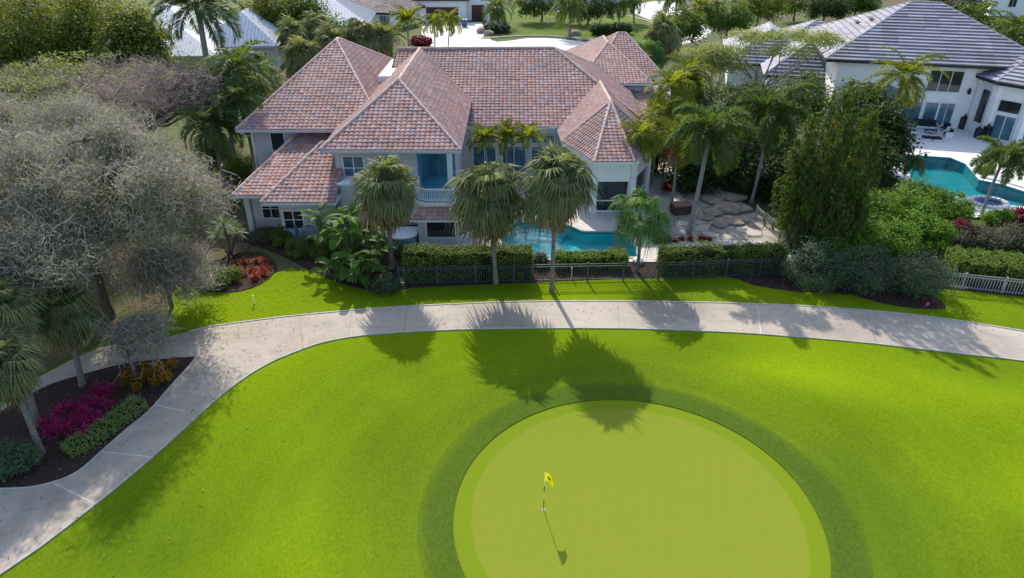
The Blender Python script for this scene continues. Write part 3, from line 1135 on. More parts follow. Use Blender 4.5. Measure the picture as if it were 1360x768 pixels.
def roof(parent, name, planes, caps, eave, ze, style, slab=.24, seed=0, slab_mat='trim', gutter=None):
    vs, fs, vals = [], [], []
    for k, p in enumerate(planes):
        a, b, c = tile_faces(p, style, seed * 10 + k)
        off = len(vs)
        vs += a
        fs += [tuple(i + off for i in f) for f in b]
        vals += c
    mb = MB()
    mb.add(vs, fs)
    me = mb.mesh(name, [M[style['mat']]])
    if len(me.polygons) == len(vals):
        at_ = me.attributes.new('tile', 'FLOAT', 'FACE')
        at_.data.foreach_set('value', np.array(vals, dtype=np.float32))
    r = link(name, me, parent)
    if caps:
        mc = MB()
        rng = random.Random(seed)
        for a, b in caps:
            a, b = Vector(a), Vector(b)
            L = (b - a).length
            d = (b - a) / L
            k = max(1, int(L / .45))
            for i in range(k):
                p = a + d * (L * i / k)
                q = a + d * (L * (i + 1.12) / k)
                cr = style['capr'] * rng.uniform(.92, 1.05)
                mc.tube([p + Vector((0, 0, .0)), q + Vector((0, 0, .02))], [cr * 1.08, cr * .88], 8)
        mc.build('ridge_cap', M[style['cap']], r, smooth=False)
    if eave:
        ms = MB()
        ms.prism(eave, ze - slab, ze - .02)
        ms.build('fascia', M[slab_mat], r)
    return r


def hip(parent, name, fr, x0, x1, y0, y1, ze, xa, xb, ya, yb, zr, style, seed=0, slab_mat='trim', slab=.24):
    """hipped roof over a rectangle; the ridge runs (xa,ya)-(xb,yb)"""
    W = lambda x, y, z: (*fr(x, y), z)
    c = [W(x0, y0, ze), W(x1, y0, ze), W(x1, y1, ze), W(x0, y1, ze)]
    along_x = abs(xb - xa) > abs(yb - ya) or (xa == xb and ya == yb)
    a, b = W(xa, ya, zr), W(xb, yb, zr)
    if along_x:
        same = (Vector(a) - Vector(b)).length < .01
        planes = [[c[0], c[1], b] + ([] if same else [a]), [c[1], c[2], b], [c[2], c[3], a] + ([] if same else [b]), [c[3], c[0], a]]
        if not same:
            planes[2] = [c[2], c[3], a, b]
            planes[0] = [c[0], c[1], b, a]
        caps = [(c[0], a), (c[1], b), (c[2], b), (c[3], a)] + ([] if same else [(a, b)])
    else:      # a = front end, b = rear end
        planes = [[c[0], c[1], a], [c[1], c[2], b, a], [c[2], c[3], b], [c[3], c[0], a, b]]
        caps = [(c[0], a), (c[1], a), (c[2], b), (c[3], b), (a, b)]
    e = [p[:2] for p in c]
    return roof(parent, name, planes, caps, e, ze, style, slab, seed, slab_mat)


ident = lambda x, y: (x, y)


def rotf(rz, ox=0, oy=0):
    ca, sa = math.cos(rz), math.sin(rz)
    return lambda x, y: (ox + x * ca - y * sa, oy + x * sa + y * ca)


def window(parent, c, w, h, rz, glass='glass', cols=2, rows=1, name='window', fr=.09, depth=.10, frame_mat='trim', sill=True):
    """c = centre of the bottom edge on the wall face; faces local -y turned by rz"""
    root = MB()
    d = depth
    root.bx(-w / 2 - fr, -w / 2, -d, .02, -fr, h + fr)
    root.bx(w / 2, w / 2 + fr, -d, .02, -fr, h + fr)
    root.bx(-w / 2, w / 2, -d, .02, h, h + fr)
    root.bx(-w / 2, w / 2, -d, .02, -fr, 0)
    for i in range(1, cols):
        x = -w / 2 + w * i / cols
        root.bx(x - fr * .35, x + fr * .35, -d * .8, .0, 0, h)
    for j in range(1, rows):
        z = h * j / rows
        root.bx(-w / 2, w / 2, -d * .72, .0, z - fr * .3, z + fr * .3)
    o = root.build(name, M[frame_mat], parent, loc=c, rz=rz)
    MB().bx(-w / 2, w / 2, -d * .3, .015, 0, h).build('pane', M[glass], o)
    return o
# ================================================================== the setting
POOL = [a2(664, 336), a2(666, 311), a2(686, 296.5), a2(714, 294), a2(735, 299), a2(758, 301), a2(774, 308.5), a2(815, 308.5), a2(832, 310), a2(846, 332),
        (9.2, 44.6), (3.0, 44.2), (0.0, 44.5)]
POOL2 = [a2(1194, 208), a2(1206, 206.5), a2(1262, 210.5), a2(1282, 219), a2(1300, 240), a2(1330, 246), a2(1380, 262), a2(1384, 278), a2(1330, 273),
         a2(1300, 262), a2(1278, 263), a2(1252, 262), a2(1225, 258), a2(1211, 238)]
SPA_C = at(1312, 271)
SPA = [(SPA_C[0] + 1.35 * math.cos(t * PI / 10), SPA_C[1] + 1.25 * math.sin(t * PI / 10)) for t in range(20)]
BIG = [(-420, -60), (420, -60), (420, 620), (-420, 620)]


def grow(poly, d):
    cx = sum(p[0] for p in poly) / len(poly)
    cy = sum(p[1] for p in poly) / len(poly)
    out = []
    for x, y in poly:
        l = math.hypot(x - cx, y - cy)
        out.append((cx + (x - cx) * (l + d) / l, cy + (y - cy) * (l + d) / l))
    return out


g = sheet(BIG, [grow(POOL, .12), grow(POOL2, .12), grow(SPA, .08)], -.06)
structure('ground', g, M['ground'])


# mown grass round the green: a real relief of low ridges and hollows
def relief(x, y):
    r = math.hypot(x - GREEN[0], y - GREEN[1]) - GREEN_R
    z = .03
    z += .85 * math.exp(-((r - 6.2) / 2.4) ** 2) * (0.6 + .4 * math.sin(math.atan2(y - GREEN[1], x - GREEN[0]) * 2 + 1.1))
    z += .75 * math.exp(-((r - 12.0) / 2.4) ** 2) * (0.5 + .5 * math.sin(x * .21 + 2))
    z += .34 * math.sin(x * .33 + y * .21) * math.sin(y * .37 - x * .11 + 1)* min(1, max(0, r - 1) / 4)
    fade = 1 - min(1, max(0, (y - 26) / 6.5))
    fade2 = 1 - min(1, max(0, (-x - 9 - (y - 16) * -.4) / 8))
    f = min(fade, max(0, fade2))
    f = f * f * (3 - 2 * f)
    return .012 + (max(.03, z) - .012) * f if r > .25 else .035


mb = MB()
NA, rad_list = 288, []
r = GREEN_R
while r < 70:
    rad_list.append(r)
    r += .22 + (r - GREEN_R) * .022
vs = []
for q in rad_list:
    for k in range(NA):
        x = GREEN[0] + q * math.cos(2 * PI * k / NA)
        y = GREEN[1] + q * math.sin(2 * PI * k / NA)
        vs.append((x, y, relief(x, y)))
fs = []
for i in range(len(rad_list) - 1):
    for k in range(NA):
        k2 = (k + 1) % NA
        f = (i * NA + k, (i + 1) * NA + k, (i + 1) * NA + k2, i * NA + k2)
        c = vs[f[1]]
        if c[1] < 43.2 and -34 < c[0] < 60 and c[1] > -25:
            fs.append(f)
mb.add(vs, fs)
lip = [(GREEN[0] + GREEN_R * math.cos(2 * PI * k / NA), GREEN[1] + GREEN_R * math.sin(2 * PI * k / NA)) for k in range(NA)]
mb.add([(x, y, .035) for x, y in lip] + [(x, y, -.05) for x, y in lip], [(k, (k + 1) % NA, NA + (k + 1) % NA, NA + k) for k in range(NA)])
structure('fairway_lawn', mb, M['fairway'], smooth=True)
mb = MB()
n = 160
mb.add([(GREEN[0], GREEN[1], .012)] + [(GREEN[0] + (GREEN_R - .0) * math.cos(2 * PI * k / n), GREEN[1] + GREEN_R * math.sin(2 * PI * k / n), 0.0) for k in range(n)],
       [(0, k + 1, (k + 1) % n + 1) for k in range(n)])
structure('putting_green', mb, M['green'])

# --- cart path
TOP = catmull([a2(*p) for p in [(1500, 464), (1360, 441), (1280, 428), (1200, 418), (1120, 411), (1050, 406.5), (970, 403.5), (900, 402), (820, 401),
                                (740, 401), (660, 402.5), (600, 405), (540, 408), (480, 412), (420, 417.5), (370, 422.5), (320, 429), (285, 434), (252, 441)]])
SIDE_TOP = catmull([a2(*p) for p in [(252, 441), (225, 448), (180, 453), (140, 461), (110, 472), (80, 487), (40, 508), (-30, 540)]])
SIDE_BOT = catmull([a2(*p) for p in [(-30, 566), (30, 530), (70, 510), (110, 498), (150, 487), (200, 479), (262, 474)]])
BED_R = catmull([a2(*p) for p in [(262, 474), (252, 487), (240, 500), (222, 520), (205, 540), (188, 556), (170, 570), (152, 586), (135, 601), (120, 615), (105, 627),
                                  (88, 636), (70, 642), (45, 648), (20, 650), (-40, 652)]])
BOT = catmull([a2(*p) for p in [(-90, 830), (0, 764), (50, 730), (100, 692), (150, 652), (200, 610), (225, 588), (250, 565), (290, 529), (330, 499), (370, 477),
                                (420, 458), (450, 451), (480, 446.5), (520, 443), (560, 440.5), (640, 437.5), (740, 436.5), (830, 437), (900, 439), (980, 442.5), (1050, 447.5),
                                (1130, 454), (1200, 461.5), (1280, 471), (1360, 480), (1500, 500)]])
ZP = .05
mb = MB()
mb.prism(TOP + BED_R + BOT[0:], -.04, ZP)
structure('cart_path', mb, M['concrete'])
mb = MB()
mb.prism(SIDE_TOP + SIDE_BOT, -.04, ZP)
structure('side_path', mb, M['concrete'])


def strip(line, w, z0, z1, off=0.0):
    m = MB()
    pts = [Vector((p[0], p[1], 0)) for p in line]
    L, Rr = [], []
    for i, p in enumerate(pts):
        d = (pts[min(i + 1, len(pts) - 1)] - pts[max(i - 1, 0)]).normalized()
        s = Vector((-d.y, d.x, 0))
        L.append(p + s * (off + w / 2))
        Rr.append(p + s * (off - w / 2))
    k = len(pts)
    vs = [(p.x, p.y, z) for z in (z0, z1) for p in L] + [(p.x, p.y, z) for z in (z0, z1) for p in Rr]
    fs = []
    for i in range(k - 1):
        fs.append((k + i, k + i + 1, 3 * k + i + 1, 3 * k + i)[::-1])
        fs.append((i, i + 1, k + i + 1, k + i))
        fs.append((3 * k + i, 3 * k + i + 1, 2 * k + i + 1, 2 * k + i))
    fs += [(0, k, 3 * k, 2 * k), (k - 1, 3 * k - 1, 4 * k - 1, 2 * k - 1)]
    m.add(vs, fs)
    return m


structure('kerb', strip(BOT, .09, -.04, .075), M['kerb'])
structure('kerb', strip(TOP, .10, -.04, .09), M['kerb'])
structure('kerb', strip(BED_R, .09, -.04, .075), M['kerb'])
# joints between the concrete bays
mb = MB()
mp_ = MB()


def joint(p0, p1, w, m):
    a, b = Vector(p0), Vector(p1)
    s = (b - a).normalized()
    s = Vector((-s.y, s.x)) * w / 2
    z = ZP + .004
    m.add([(a.x - s.x, a.y - s.y, z), (b.x - s.x, b.y - s.y, z), (b.x + s.x, b.y + s.y, z), (a.x + s.x, a.y + s.y, z)], [(0, 1, 2, 3)])


for p in [((70, 642), (128, 671)), ((135, 601), (201, 608)), ((205, 539), (250, 548)), ((1006, 405), (1010, 444))]:
    joint(a2(*p[0]), a2(*p[1]), .07, mp_)
for p in [((398, 420), (402, 462)), ((222, 520), (286, 531)), ((540, 409), (537, 441)), ((670, 403), (668, 436.5)), ((820, 402), (822, 436)), ((1150, 414), (1164, 457)), ((1275, 428), (1300, 473)),
          ((262, 475), (330, 498)), ((252, 441), (262, 474)), ((468, 414), (462, 448))]:
    joint(a2(*p[0]), a2(*p[1]), .035, mb)
rg = random.Random(44)
for (px, py), n_, dx_, dy_ in (((300, 452), 9, .30, .10), ((425, 430), 8, .28, .22), ((560, 415), 7, .06, -.35), ((700, 412), 10, .34, -.12), ((905, 415), 7, .1, -.34), ((1080, 425), 9, .33, -.14), ((1230, 436), 7, .08, -.3), ((170, 605), 7, -.12, -.28), ((110, 665), 8, -.3, -.12)):
    x, y, _ = at(px, py)
    for q in range(n_):
        x2, y2 = x + dx_ + rg.uniform(-.14, .14), y + dy_ + rg.uniform(-.14, .14)
        joint((x, y), (x2, y2), .016, mb)
        x, y = x2, y2
structure('path_joint', mb, M['joint'])
structure('path_joint_filled', mp_, M['joint_pale'])

# --- planting beds and litter
bed = SIDE_BOT[:] + BED_R[1:]
mb = MB()
mb.prism(bed, -.04, .035)
structure('island_bed', mb, M['mulch'])
mb = MB()
mb.prism([(p[0], p[1]) for p in catmull([a2(*p) for p in [(-400, 560), (-60, 530), (70, 488), (140, 455), (215, 440), (222, 415), (232, 385), (262, 374), (300, 352), (330, 330),
                                                           (320, 300), (255, 262), (60, 240), (-400, 240), (-400, 560)]], 1.5)][:-1], -.05, .02)
structure('leaf_litter_ground', mb, M['litter'])
mb = MB()
mb.prism(catmull([a2(*p) for p in [(252, 378), (262, 386), (300, 389), (335, 383), (360, 368), (367, 352), (352, 338), (322, 336), (280, 350), (258, 365), (252, 378)]], .5)[:-1], -.05, .07)
structure('round_bed', mb, M['mulch'])
mb = MB()
mb.prism(catmull([a2(*p) for p in [(300, 318), (340, 326), (372, 338), (400, 352), (430, 368), (470, 382), (515, 389), (548, 383), (700, 376), (860, 369), (960, 367), (1000, 379), (1050, 387),
                                   (1085, 389), (1130, 392), (1170, 403), (1215, 410), (1256, 410), (1246, 398), (1225, 386), (1255, 384), (1400, 396), (1400, 368), (1230, 340), (1150, 335)]], .8)
         + [(20, 42.8), (20, 46), (0, 44.0), (-8, 45.5), (-16, 48), (-22, 49)], -.05, .045)
structure('fence_bed', mb, M['mulch'])

# --- pool terrace: stone deck with the basin let into it
DECK = [(-7.0, 44.2), (10.2, 43.9), (20.5, 44.0), (20.6, 52), (18.6, 60), (16.5, 70), (13, 72), (13, 63), (-4, 63), (-4.5, 50), (-7, 46.5)]
g = sheet(DECK, [POOL], .09)
structure('pool_deck', g, M['deck'])
mb = MB()
k = len(POOL)
cx, cy = sum(p[0] for p in POOL) / k, sum(p[1] for p in POOL) / k
# coping: a lip round the basin
for i in range(k):
    a, b = POOL[i], POOL[(i + 1) % k]
    j = math.hypot(b[0] - a[0], b[1] - a[1])
    mb.box(((a[0] + b[0]) / 2, (a[1] + b[1]) / 2, .03), (j + .06, .22, .11), math.atan2(b[1] - a[1], b[0] - a[0]))
structure('pool_coping', mb, M['kerb'])


def basin(name, poly, depth, zr, wl, mat, wmat, tile=True):
    m = MB()
    n = len(poly)
    area = sum(poly[i][0] * poly[(i + 1) % n][1] - poly[(i + 1) % n][0] * poly[i][1] for i in range(n))
    if area < 0:
        poly = poly[::-1]
    tris = tessellate_polygon([[Vector((p[0], p[1], 0)) for p in poly]])
    m.add([(p[0], p[1], -depth) for p in poly], [tuple(t) for t in tris])
    for i in range(n):
        a, b = poly[i], poly[(i + 1) % n]
        m.add([(a[0], a[1], -depth), (b[0], b[1], -depth), (b[0], b[1], wl - .12), (a[0], a[1], wl - .12)], [(3, 2, 1, 0)], 0)
        m.add([(a[0], a[1], wl - .12), (b[0], b[1], wl - .12), (b[0], b[1], zr), (a[0], a[1], zr)], [(3, 2, 1, 0)], 1)
    structure(name + '_basin', m, [mat, M['pool_tile']])
    w = MB()
    w.add([(p[0], p[1], wl) for p in poly], [tuple(t) for t in tris])
    structure(name + '_water', w, wmat)


basin('pool', POOL, 1.0, .10, -.06, M['basin'], M['water'])
# steps into the pool at its rear left corner
mb = MB()
for i in range(3):
    mb.prism([(1.55 - .28 * i, 50.95 - .55 * i), (4.3 - .15 * i, 50.15 - .45 * i + .1), (4.3 - .15 * i, 50.10), (3.3, 50.75), (1.6, 51.05)], -.98 - .001 * i, -.42 - .17 * i)
structure('pool_steps', mb, M['basin'])

DECK2 = [a2(1172, 205), (40.5, 84), (52, 81), (72, 77), (75, 55), (50, 52.5), a2(1372, 306), a2(1332, 292), a2(1290, 290), a2(1245, 281), a2(1222, 268), a2(1195, 243), a2(1172, 226)]
g = sheet(DECK2, [POOL2, SPA], .09)
structure('white_pool_deck', g, M['white_deck'])
basin('neighbour_pool', POOL2, 1.0, .092, -.05, M['basin_deep'], M['water'])
basin('spa', SPA, .8, .26, .16, M['basin_spa'], M['water_spa'])
mb = MB()
for i in range(20):
    a, b = SPA[i], SPA[(i + 1) % 20]
    mb.box(((a[0] + b[0]) / 2, (a[1] + b[1]) / 2, .05), (.50, .32, .24), math.atan2(b[1] - a[1], b[0] - a[0]))
structure('spa_rim', mb, M['white_deck'])
mb = MB()
mb.prism([a2(1301, 237), a2(1318, 226), a2(1380, 244), a2(1380, 258), a2(1330, 243)], .05, .22)
structure('raised_deck', mb, M['white_deck'])

# side yard with flagstones, between terrace and side fence
mb = MB()
mb.prism([a2(880, 318), a2(884, 296), a2(906, 262), a2(898, 232), a2(906, 222), a2(935, 250), a2(975, 262), a2(1004, 285), a2(1052, 322)], .02, .098)
structure('flagstone_yard', mb, M['flagstone'])

# --- street behind the houses
mb = MB()
mb.prism(catmull([a2(*p) for p in [(560, 90), (590, 50), (618, 38), (640, 44), (660, 56), (700, 51), (745, 52), (790, 58), (840, 64), (905, 60), (945, 40), (915, 8), (870, 2), (835, 12), (870, 30), (880, 44), (868, 66), (862, 100), (800, 102), (700, 104), (620, 104), (560, 100)]], 3), -.04, .02)
structure('road', mb, M['road'])
mb = MB()
mb.prism([a2(560, 62), a2(560, 30), a2(640, 30), a2(650, 56), a2(600, 75)], -.05, .035)
structure('driveway', mb, M['road'])
LAWN_B = catmull([a2(*p) for p in [(640, 52), (700, 48), (745, 49.5), (800, 55), (858, 60), (880, 50), (868, 32), (836, 22), (800, 21), (760, 19), (735, 14), (700, 4), (668, 2), (650, 25), (640, 52)]], 3)[:-1]
mb = MB()
mb.prism(LAWN_B, -.05, .10)
structure('street_lawn', mb, M['street_grass'])
structure('street_kerb', strip(LAWN_B + LAWN_B[:1], .4, -.04, .16), M['kerb'])
mb = MB()
for pl in ([(880, 40), (940, 32), (985, 26), (960, 10), (905, 18)], [(1010, 22), (1090, 12), (1060, 2), (1000, 4)], [(1290, 100), (1380, 110), (1400, 20), (1300, 20)]):
    mb.prism([a2(*p) for p in pl], -.05, .03)
structure('street_lawn', mb, M['street_grass'])
# ================================================================== buildings
def settle(t):
    """children were modelled in place: keep them there under the Empty at the base"""
    inv = Matrix.Translation(-Vector(t.location))
    for c in t.children:
        c.matrix_parent_inverse = inv


# ---------------------------------------------------------------- the big tiled house
H = thing('large_house', 'large two storey house under a patchwork red and blue barrel tile roof behind the pool', 'house', (-2, 56, 0))
# walls, block by block
w = MB()
w.bx(-22.0, -11.6, 57.0, 79.2, 0, 6.1)                     # rear left block
w.bx(-13.6, -4.6, 50.75, 75, 0, 3.08)                      # wing with the balcony, ground floor
w.bx(-13.6, -7.3, 50.75, 70, 3.08, 6.3)
w.bx(-7.3, -4.6, 53.7, 70, 3.08, 6.3)
w.bx(-12, 11.9, 62.9, 82.5, 0, 4.8)                        # main range
w.bx(-20.4, -17.6, 50.2, 57, 0, 3.1)
w.bx(-17.6, -13.6, 48.1, 57, 0, 3.1)
w.build('wall', M['stucco'], H)
w = MB()
w.bx(8.0, 15.6, 77.0, 93, 0, 5.6)
w.bx(12.3, 16.4, 71.6, 78, 0, 3.3)
w.build('wall', M['stucco'], H)
# balcony alcove, its bluish light and shade put into the wall colour
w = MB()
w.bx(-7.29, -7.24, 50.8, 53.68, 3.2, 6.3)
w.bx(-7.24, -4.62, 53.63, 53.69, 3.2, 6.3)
w.build('alcove_wall', M['blue_light_tint'], H)
# roofs
A = (-16.7, 68.7, 11.5)
hip(H, 'roof', ident, -22.9, -10.6, 56.0, 80.5, 6.3, -16.7, -16.7, 68.2, 69.0, 11.5, RED, 1)
# balcony wing
e0, e1 = (-14.4, 49.9, 6.45), (-3.85, 49.9, 6.45)
ap = (-9.35, 57.6, 10.0)
rb = (-9.35, 72.5, 10.0)
roof(H, 'roof', [[e0, e1, ap], [e1, (-3.85, 67, 6.45), (-9.35 + .1, 72.5, 10.0), ap], [(-14.4, 67, 6.45), e0, ap, rb]],
     [(e0, ap), (e1, ap), (ap, rb)], [(-14.4, 49.9), (-3.85, 49.9), (-3.85, 67), (-14.4, 67)], 6.45, RED, seed=2)
# main range
c0, c1, c2_, c3 = (-12.5, 62.0, 5.0), (12.6, 61.7, 5.0), (13.0, 84, 5.0), (-12.5, 84, 5.0)
r0, r1 = (-11.6, 72.6, 10.0), (4.3, 72.8, 10.0)
roof(H, 'roof', [[c0, c1, r1, r0], [c1, c2_, r1], [c2_, c3, r0, r1], [c3, c0, r0]], [(r0, r1), (c1, r1), (c2_, r1)],
     [p[:2] for p in (c0, c1, c2_, c3)], 5.0, RED, seed=3)
# turret by the pool
t0, t1, t2, t3, t4, t5 = (4.1, 63.0, 4.7), (4.3, 58.0, 4.7), (6.55, 52.4, 4.7), (9.75, 52.5, 4.7), (12.35, 57.6, 4.7), (12.4, 63, 4.7)
ta, tb = (8.55, 59.6, 7.75), (8.5, 67.4, 7.75)
roof(H, 'turret_roof', [[t1, t2, ta], [t2, t3, ta], [t3, t4, ta], [t0, t1, ta, tb], [t4, t5, tb, ta]],
     [(t1, ta), (t2, ta), (t3, ta), (t4, ta), (ta, tb)], [p[:2] for p in (t0, t1, t2, t3, t4, t5)], 4.7, RED, seed=4)
# rear right roofs
hip(H, 'roof', ident, 7.2, 15.4, 76.4, 96, 5.7, 11.3, 11.3, 84.5, 89, 8.7, RED, 5)
hip(H, 'roof', ident, 9.4, 17.6, 80.6, 98, 5.5, 13.0, 14.0, 89.0, 89.0, 9.1, RED, 15)
roof(H, 'porch_roof', [[(12.2, 70.8, 3.5), (17.2, 70.8, 3.5), (16.2, 78, 5.0), (13.2, 78, 5.0)], [(17.2, 70.8, 3.5), (17.2, 79, 3.5), (16.2, 78, 5.0)]],
     [((17.2, 70.8, 3.5), (16.2, 78, 5.0))], [(12.2, 70.8), (17.2, 70.8), (17.2, 79), (12.2, 79)], 3.5, RED, seed=6)
# lower roofs on the left, in two steps
f0, f1 = (-21.2, 48.7, 3.3), (-16.2, 48.7, 3.3)
f2, f3 = (-13.0, 57.2, 5.75), (-18.1, 57.2, 5.75)
roof(H, 'lower_roof', [[f0, f1, f2, f3], [(-21.2, 57.2, 3.3), f0, f3]], [(f0, f3)], [(-21.2, 48.7), (-16.2, 48.7), (-13, 57.2), (-21.2, 57.2)], 3.3, RED, seed=7)
h0, h1 = (-18.5, 47.1, 3.35), (-13.0, 47.1, 3.35)
hq, hr = (-15.3, 53.9, 5.85), (-13.0, 53.9, 5.85)
roof(H, 'lower_roof', [[h0, h1, hr, hq], [(-18.5, 57, 3.35), h0, hq], [hr, (-13.0, 57.5, 4.3), (-18.5, 57.5, 3.35), hq]],
     [(h0, hq), (hq, (-13.65, 53.9, 5.85))], [(-18.5, 47.1), (-13.0, 47.1), (-13.0, 50.7), (-13.7, 50.8), (-13.7, 54), (-18.5, 54)], 3.35, RED, seed=8)
# flat white roof in the angle between the blocks
w = MB()
w.bx(-12.6, -9.9, 66.0, 74.5, 7.9, 8.6)
w.build('flat_roof', M['stucco_white'], H)
# gutters
for a, b, z in (((-14.4, 49.84), (-3.85, 49.84), 6.4), ((-22.9, 55.94), (-14.6, 55.94), 6.25), ((-3.8, 61.93), (4.2, 61.85), 4.95), ((-18.5, 47.04), (-13.0, 47.04), 3.3), ((-21.2, 48.64), (-18.6, 48.64), 3.25)):
    g = MB()
    g.box(((a[0] + b[0]) / 2, a[1] - .06, z - .16), (b[0] - a[0], .12, .14))
    g.build('gutter', M['gutter'], H)
# downpipe on the left corner
g = MB()
g.tube([(-22.3, 55.9, 6.1), (-22.3, 56.3, 5.7), (-22.08, 56.9, 5.5), (-22.08, 56.9, .2)], .06, 6)
g.build('downpipe', M['trim'], H)
# white band under the main eave
g = MB()
g.bx(-4.55, 4.4, 62.75, 62.88, 4.05, 4.72)
g.build('frieze', M['trim'], H)

# balcony: slab, columns, railing, apron roof, bay window below
bal = [(-7.2, 50.6), (-7.2, 48.3), (-6.5, 47.75), (-4.5, 47.75), (-3.5, 48.9), (-3.0, 50.6)]
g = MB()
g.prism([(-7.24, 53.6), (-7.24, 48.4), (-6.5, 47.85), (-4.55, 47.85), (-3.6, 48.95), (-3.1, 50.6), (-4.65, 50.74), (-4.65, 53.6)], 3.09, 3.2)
g.build('balcony_floor', M['blue_light_tint'], H)
g = MB()
g.prism([(-7.4, 50.7), (-7.4, 48.2), (-6.6, 47.6), (-4.4, 47.6), (-3.35, 48.8), (-2.85, 50.6)], 2.82, 3.085)
slab = g.build('balcony_slab', M['trim'], H)
g = MB()
for a, b in zip(bal[:-1], bal[1:]):
    L = math.hypot(b[0] - a[0], b[1] - a[1])
    an = math.atan2(b[1] - a[1], b[0] - a[0])
    m_ = ((a[0] + b[0]) / 2, (a[1] + b[1]) / 2)
    g.box((m_[0], m_[1], 4.08), (L + .08, .10, .09), an)
    g.box((m_[0], m_[1], 3.27), (L, .06, .06), an)
rail = g.build('railing', M['trim'], H)
g = MB()
for a, b in zip(bal[:-1], bal[1:]):
    L = math.hypot(b[0] - a[0], b[1] - a[1])
    k = max(2, int(L / .15))
    for i in range(k):
        t = (i + .5) / k
        g.box((a[0] + (b[0] - a[0]) * t, a[1] + (b[1] - a[1]) * t, 3.2), (.055, .055, .88), 0)
g.build('balusters', M['trim'], rail)
for x in (-4.82,):
    g = MB()
    g.bx(x - .19, x + .19, 50.76, 51.14, 3.2, 6.25)
    g.bx(x - .24, x + .24, 50.71, 51.19, 6.0, 6.2)
    g.bx(x - .24, x + .24, 50.71, 51.19, 3.2, 3.4)
    g.build('column', M['trim'], H)
roof(H, 'apron_roof', [[(-7.5, 46.3, 2.3), (-3.9, 46.3, 2.3), (-4.5, 47.62, 2.80), (-6.9, 47.62, 2.80)], [(-3.9, 46.3, 2.3), (-2.6, 48.0, 2.3), (-3.4, 48.75, 2.80), (-4.5, 47.62, 2.80)]],
     [], [(-7.5, 46.3), (-3.9, 46.3), (-2.6, 48.0), (-3.0, 50.5), (-7.5, 50.5)], 2.3, RED, .16, 9)
bay = [(-7.0, 50.7), (-7.0, 46.75), (-4.15, 46.75), (-3.05, 48.1), (-3.05, 50.7)]
g = MB()
g.prism(bay, .0, .62)
g.prism([(-6.9, 50.7), (-6.9, 46.9), (-4.2, 46.9), (-3.2, 48.15), (-3.2, 50.7)], .62, .70)
g.bx(-7.0, -6.45, 46.78, 50.7, .62, 2.14)
g.build('bay_wall', M['stucco'], H)
window(H, (-5.3, 46.86, .72), 2.1, 1.32, 0, 'glass', 1, 1, 'bay_window', .09)
window(H, (-3.63, 47.5, .72), 1.35, 1.32, math.atan2(1.35, 1.1), 'glass_blue', 1, 1, 'bay_window', .07)
window(H, (-3.10, 49.4, .72), 1.9, 1.32, PI / 2, 'glass_blue', 1, 1, 'bay_window', .07)
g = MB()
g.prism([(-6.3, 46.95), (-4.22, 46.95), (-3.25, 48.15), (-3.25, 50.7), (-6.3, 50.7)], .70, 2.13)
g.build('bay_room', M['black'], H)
# upper wall panels and windows of the wing
window(H, (-12.2, 50.72, 3.9), 1.5, 1.8, 0, 'glass_blue', 2, 2)
window(H, (-9.6, 50.72, 3.9), 1.6, 1.8, 0, 'glass_blue', 2, 2)
window(H, (-9.3, 50.72, .5), 1.3, 2.1, 0, 'glass', 2, 1, 'door')
window(H, (-11.4, 50.72, .8), 1.2, 1.6, 0, 'glass', 2, 2)
window(H, (-5.95, 53.6, 3.22), 1.7, 2.1, 0, 'glass_blue', 2, 1, 'door', .07, .06, 'blue_light_tint')
# rear left block and lower rooms
window(H, (-19.9, 56.98, 4.25), 1.1, 1.5, 0, 'glass', 1, 1)
window(H, (-19.0, 50.18, .9), 1.3, 1.5, 0, 'glass', 2, 2)
window(H, (-16.6, 48.08, .9), 1.4, 1.4, 0, 'glass', 2, 2)
g = MB()
g.bx(-20.7, -20.3, 49.4, 49.8, 0, 3.05)
g.build('column', M['stucco'], H)
g = MB()
g.prism([(-13.58, 50.7), (-13.58, 49.4), (-13.0, 48.9), (-12.1, 48.9), (-11.7, 49.5), (-11.7, 50.7)], 0, 4.05)
par = g.build('parapet', M['stucco'], H)
g = MB()
g.prism([(-13.66, 50.7), (-13.66, 49.35), (-13.03, 48.8), (-12.05, 48.8), (-11.6, 49.45), (-11.6, 50.7)], 4.05, 4.17)
g.build('parapet_cap', M['trim'], par)
# rear wall of the courtyard
for x in (-2.6, .2, 2.9):
    window(H, (x, 62.86, .3), 2.1, 2.5, 0, 'glass_blue', 2, 1, 'glass_door')
    window(H, (x, 62.86, 3.1), 2.1, .75, 0, 'glass_blue', 2, 1)
# turret walls: posts, dark glass, pale roll-down screens above
tp = [(4.9, 62.8), (5.0, 58.1), (6.75, 53.3), (9.85, 53.35), (11.9, 57.8), (11.8, 62.8)]
g = MB()
g.prism([(x * .97 + 8.4 * .03, y * .97 + 58 * .03) for x, y in tp], .1, 4.55)
g.build('turret_room', M['glass'], H)
for (x, y), an in zip(tp[:5], (0, -.35, -.05, .5, .9)):
    g = MB()
    g.box((x, y, .09), (.52, .42, 4.5), an)
    g.box((x, y, .09), (.72, .52, .25), an)
    g.box((x, y, 4.25), (.74, .54, .28), an)
    g.build('column', M['trim'], H)
for a, b in zip(tp[:-1], tp[1:]):
    an = math.atan2(b[1] - a[1], b[0] - a[0])
    L = math.hypot(b[0] - a[0], b[1] - a[1])
    m_ = ((a[0] + b[0]) / 2, (a[1] + b[1]) / 2)
    g = MB()
    g.box((m_[0], m_[1], 2.75), (L, .10, 1.75), an)
    g.build('roll_screen', M['stucco_white'], H)
    g = MB()
    g.box((m_[0], m_[1], 1.05), (L, .09, .08), an)
    g.box((m_[0], m_[1], .09), (L, .14, .12), an)
    g.build('mullion', M['trim'], H)
